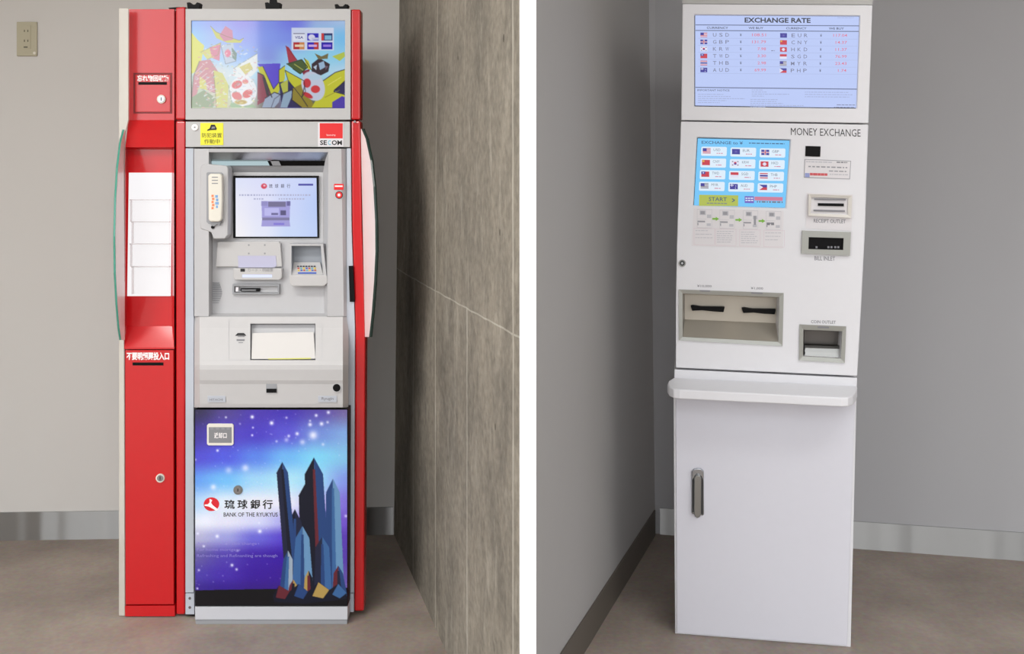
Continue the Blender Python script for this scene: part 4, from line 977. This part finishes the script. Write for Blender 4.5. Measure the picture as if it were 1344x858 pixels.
# shelf
sp = [(884, 495.5, 507, .0), (878, 499, 511, .03), (876, 503.5, 516, .06), (878.5, 507.5, 520, .095), (884, 510, 522.5, .115), (892, 511.2, 523.6, .12),
      (1104, 522, 534, .12), (1113, 521.5, 533.5, .115), (1119.5, 519, 531.5, .095), (1123.5, 514.5, 527, .06), (1125, 510, 522, .03), (1125, 506.5, 518, .0)]
g = Gb(); n = len(sp); top = [B(a, b, o) for a, b, c_, o in sp]; bot = [Vector((p.x, p.y, B(a, c_, o).z)) for p, (a, b, c_, o) in zip(top, sp)]
g.add(top + bot, [list(range(n)), list(range(n, 2 * n))] + [[i, (i + 1) % n, n + (i + 1) % n, n + i] for i in range(n)], WHT); sh = g.build('shelf', M, bevel=.004, seg=3)
# lower cabinet
g = Gb(); g.prism([(885.2, 484.6), (1125.2, 495.8), (1124, 533), (1116.6, 849.4), (886, 832), (884, 522)], -.006, -.45, WHT); lc = g.build('lower_cabinet', M, bevel=.002)
g = Gb(); g.prism([(888.2, 497), (1123.2, 508), (1122, 533), (1111.8, 847.4), (888.4, 830.6), (887, 522)], .0, -.0055, WHTD); dr = g.build('door', M, bevel=.0015); S = sub(dr, M)
g = Gb(); g.prism([(907.6, 619), (910.5, 615.5), (915, 614.6), (920, 615), (923.6, 618), (924, 676), (921.5, 676.5), (908.5, 674.5), (907.6, 672)], .010, -.0, CHR); hn = g.build('handle_base', S, bevel=.003)
g = Gb(); g.prism([(911, 628), (913, 624.2), (916, 623), (919, 624.6), (920.8, 628.4), (920.2, 674), (918.4, 678.6), (915, 680), (911.8, 677.6), (910.6, 673)], .022, .008, BRSH); g.build('handle_grip', S, bevel=.003, seg=3)
g = Gb(); g.prism([(908.6, 630), (912, 624), (916, 622), (920.5, 624.5), (923, 630), (923, 675), (908.8, 672)], .0112, .009, SEAM); g.build('handle_recess', S)

# ================================================================== CAMERA, LIGHT
cam = D.cameras.new('camera'); co = D.objects.new('camera', cam); COL.objects.link(co)
co.location = (0, 0, H); co.rotation_euler = (math.radians(90), 0, 0)
cam.sensor_width = 36; cam.lens = 36 * F / 1344; cam.shift_y = -(429 - HY) / 1344; cam.clip_start = .05
bpy.context.scene.camera = co
def area(name, loc, rot, sx, sy, e, col=(1, 1, 1)):
    l = D.lights.new(name, 'AREA'); l.shape = 'RECTANGLE'; l.size = sx; l.size_y = sy; l.energy = e; l.color = col
    o = D.objects.new(name, l); o.location = loc; o.rotation_euler = [math.radians(a) for a in rot]; COL.objects.link(o); return o
area('ceiling_fill', (-1.4, 1.6, ZC - .02), (0, 0, 0), 1.6, .5, 42, (1, .99, .96))  # unseen fill lights added under the ceiling, stronger over the left bay
area('ceiling_fill', (1.6, 1.6, ZC - .02), (0, 0, 0), 1.6, .5, 20, (1, .99, .98))
wl = area('window_light', (-4.7, -.7, 2.6), (0, 0, 0), 2.0, 1.4, 80, (1, .99, .97))
wl.rotation_euler = (Vector((.2, 4.0, 1.0)) - wl.location).to_track_quat('-Z', 'Y').to_euler()
w = D.worlds.new('daylight'); bpy.context.scene.world = w; w.use_nodes = True
nt = w.node_tree; bg = nt.nodes['Background']
tc = nt.nodes.new('ShaderNodeTexCoord'); sx = nt.nodes.new('ShaderNodeSeparateXYZ'); nt.links.new(tc.outputs['Generated'], sx.inputs[0])
rp = nt.nodes.new('ShaderNodeValToRGB'); mr = nt.nodes.new('ShaderNodeMapRange'); mr.inputs['From Min'].default_value = -.2; mr.inputs['From Max'].default_value = .8
nt.links.new(sx.outputs['Z'], mr.inputs['Value']); nt.links.new(mr.outputs[0], rp.inputs['Fac'])
e = rp.color_ramp.elements; e[0].position = .18; e[0].color = (.35, .34, .33, 1); e[1].position = .25; e[1].color = (1.3, 1.31, 1.33, 1); k_ = e.new(.5); k_.color = (.9, .92, .95, 1)
nt.links.new(rp.outputs['Color'], bg.inputs['Color']); bg.inputs['Strength'].default_value = 2.6
sc = bpy.context.scene
sc.view_settings.view_transform = 'Standard'; sc.view_settings.look = 'None'; sc.view_settings.gamma = 1; sc.view_settings.exposure = 0.0
sc.view_settings.use_curve_mapping = False
sc.cycles.max_bounces = 8
for o in D.objects:
    if o.type == 'MESH' and o.data.users and '_base' in o: del o['_base']
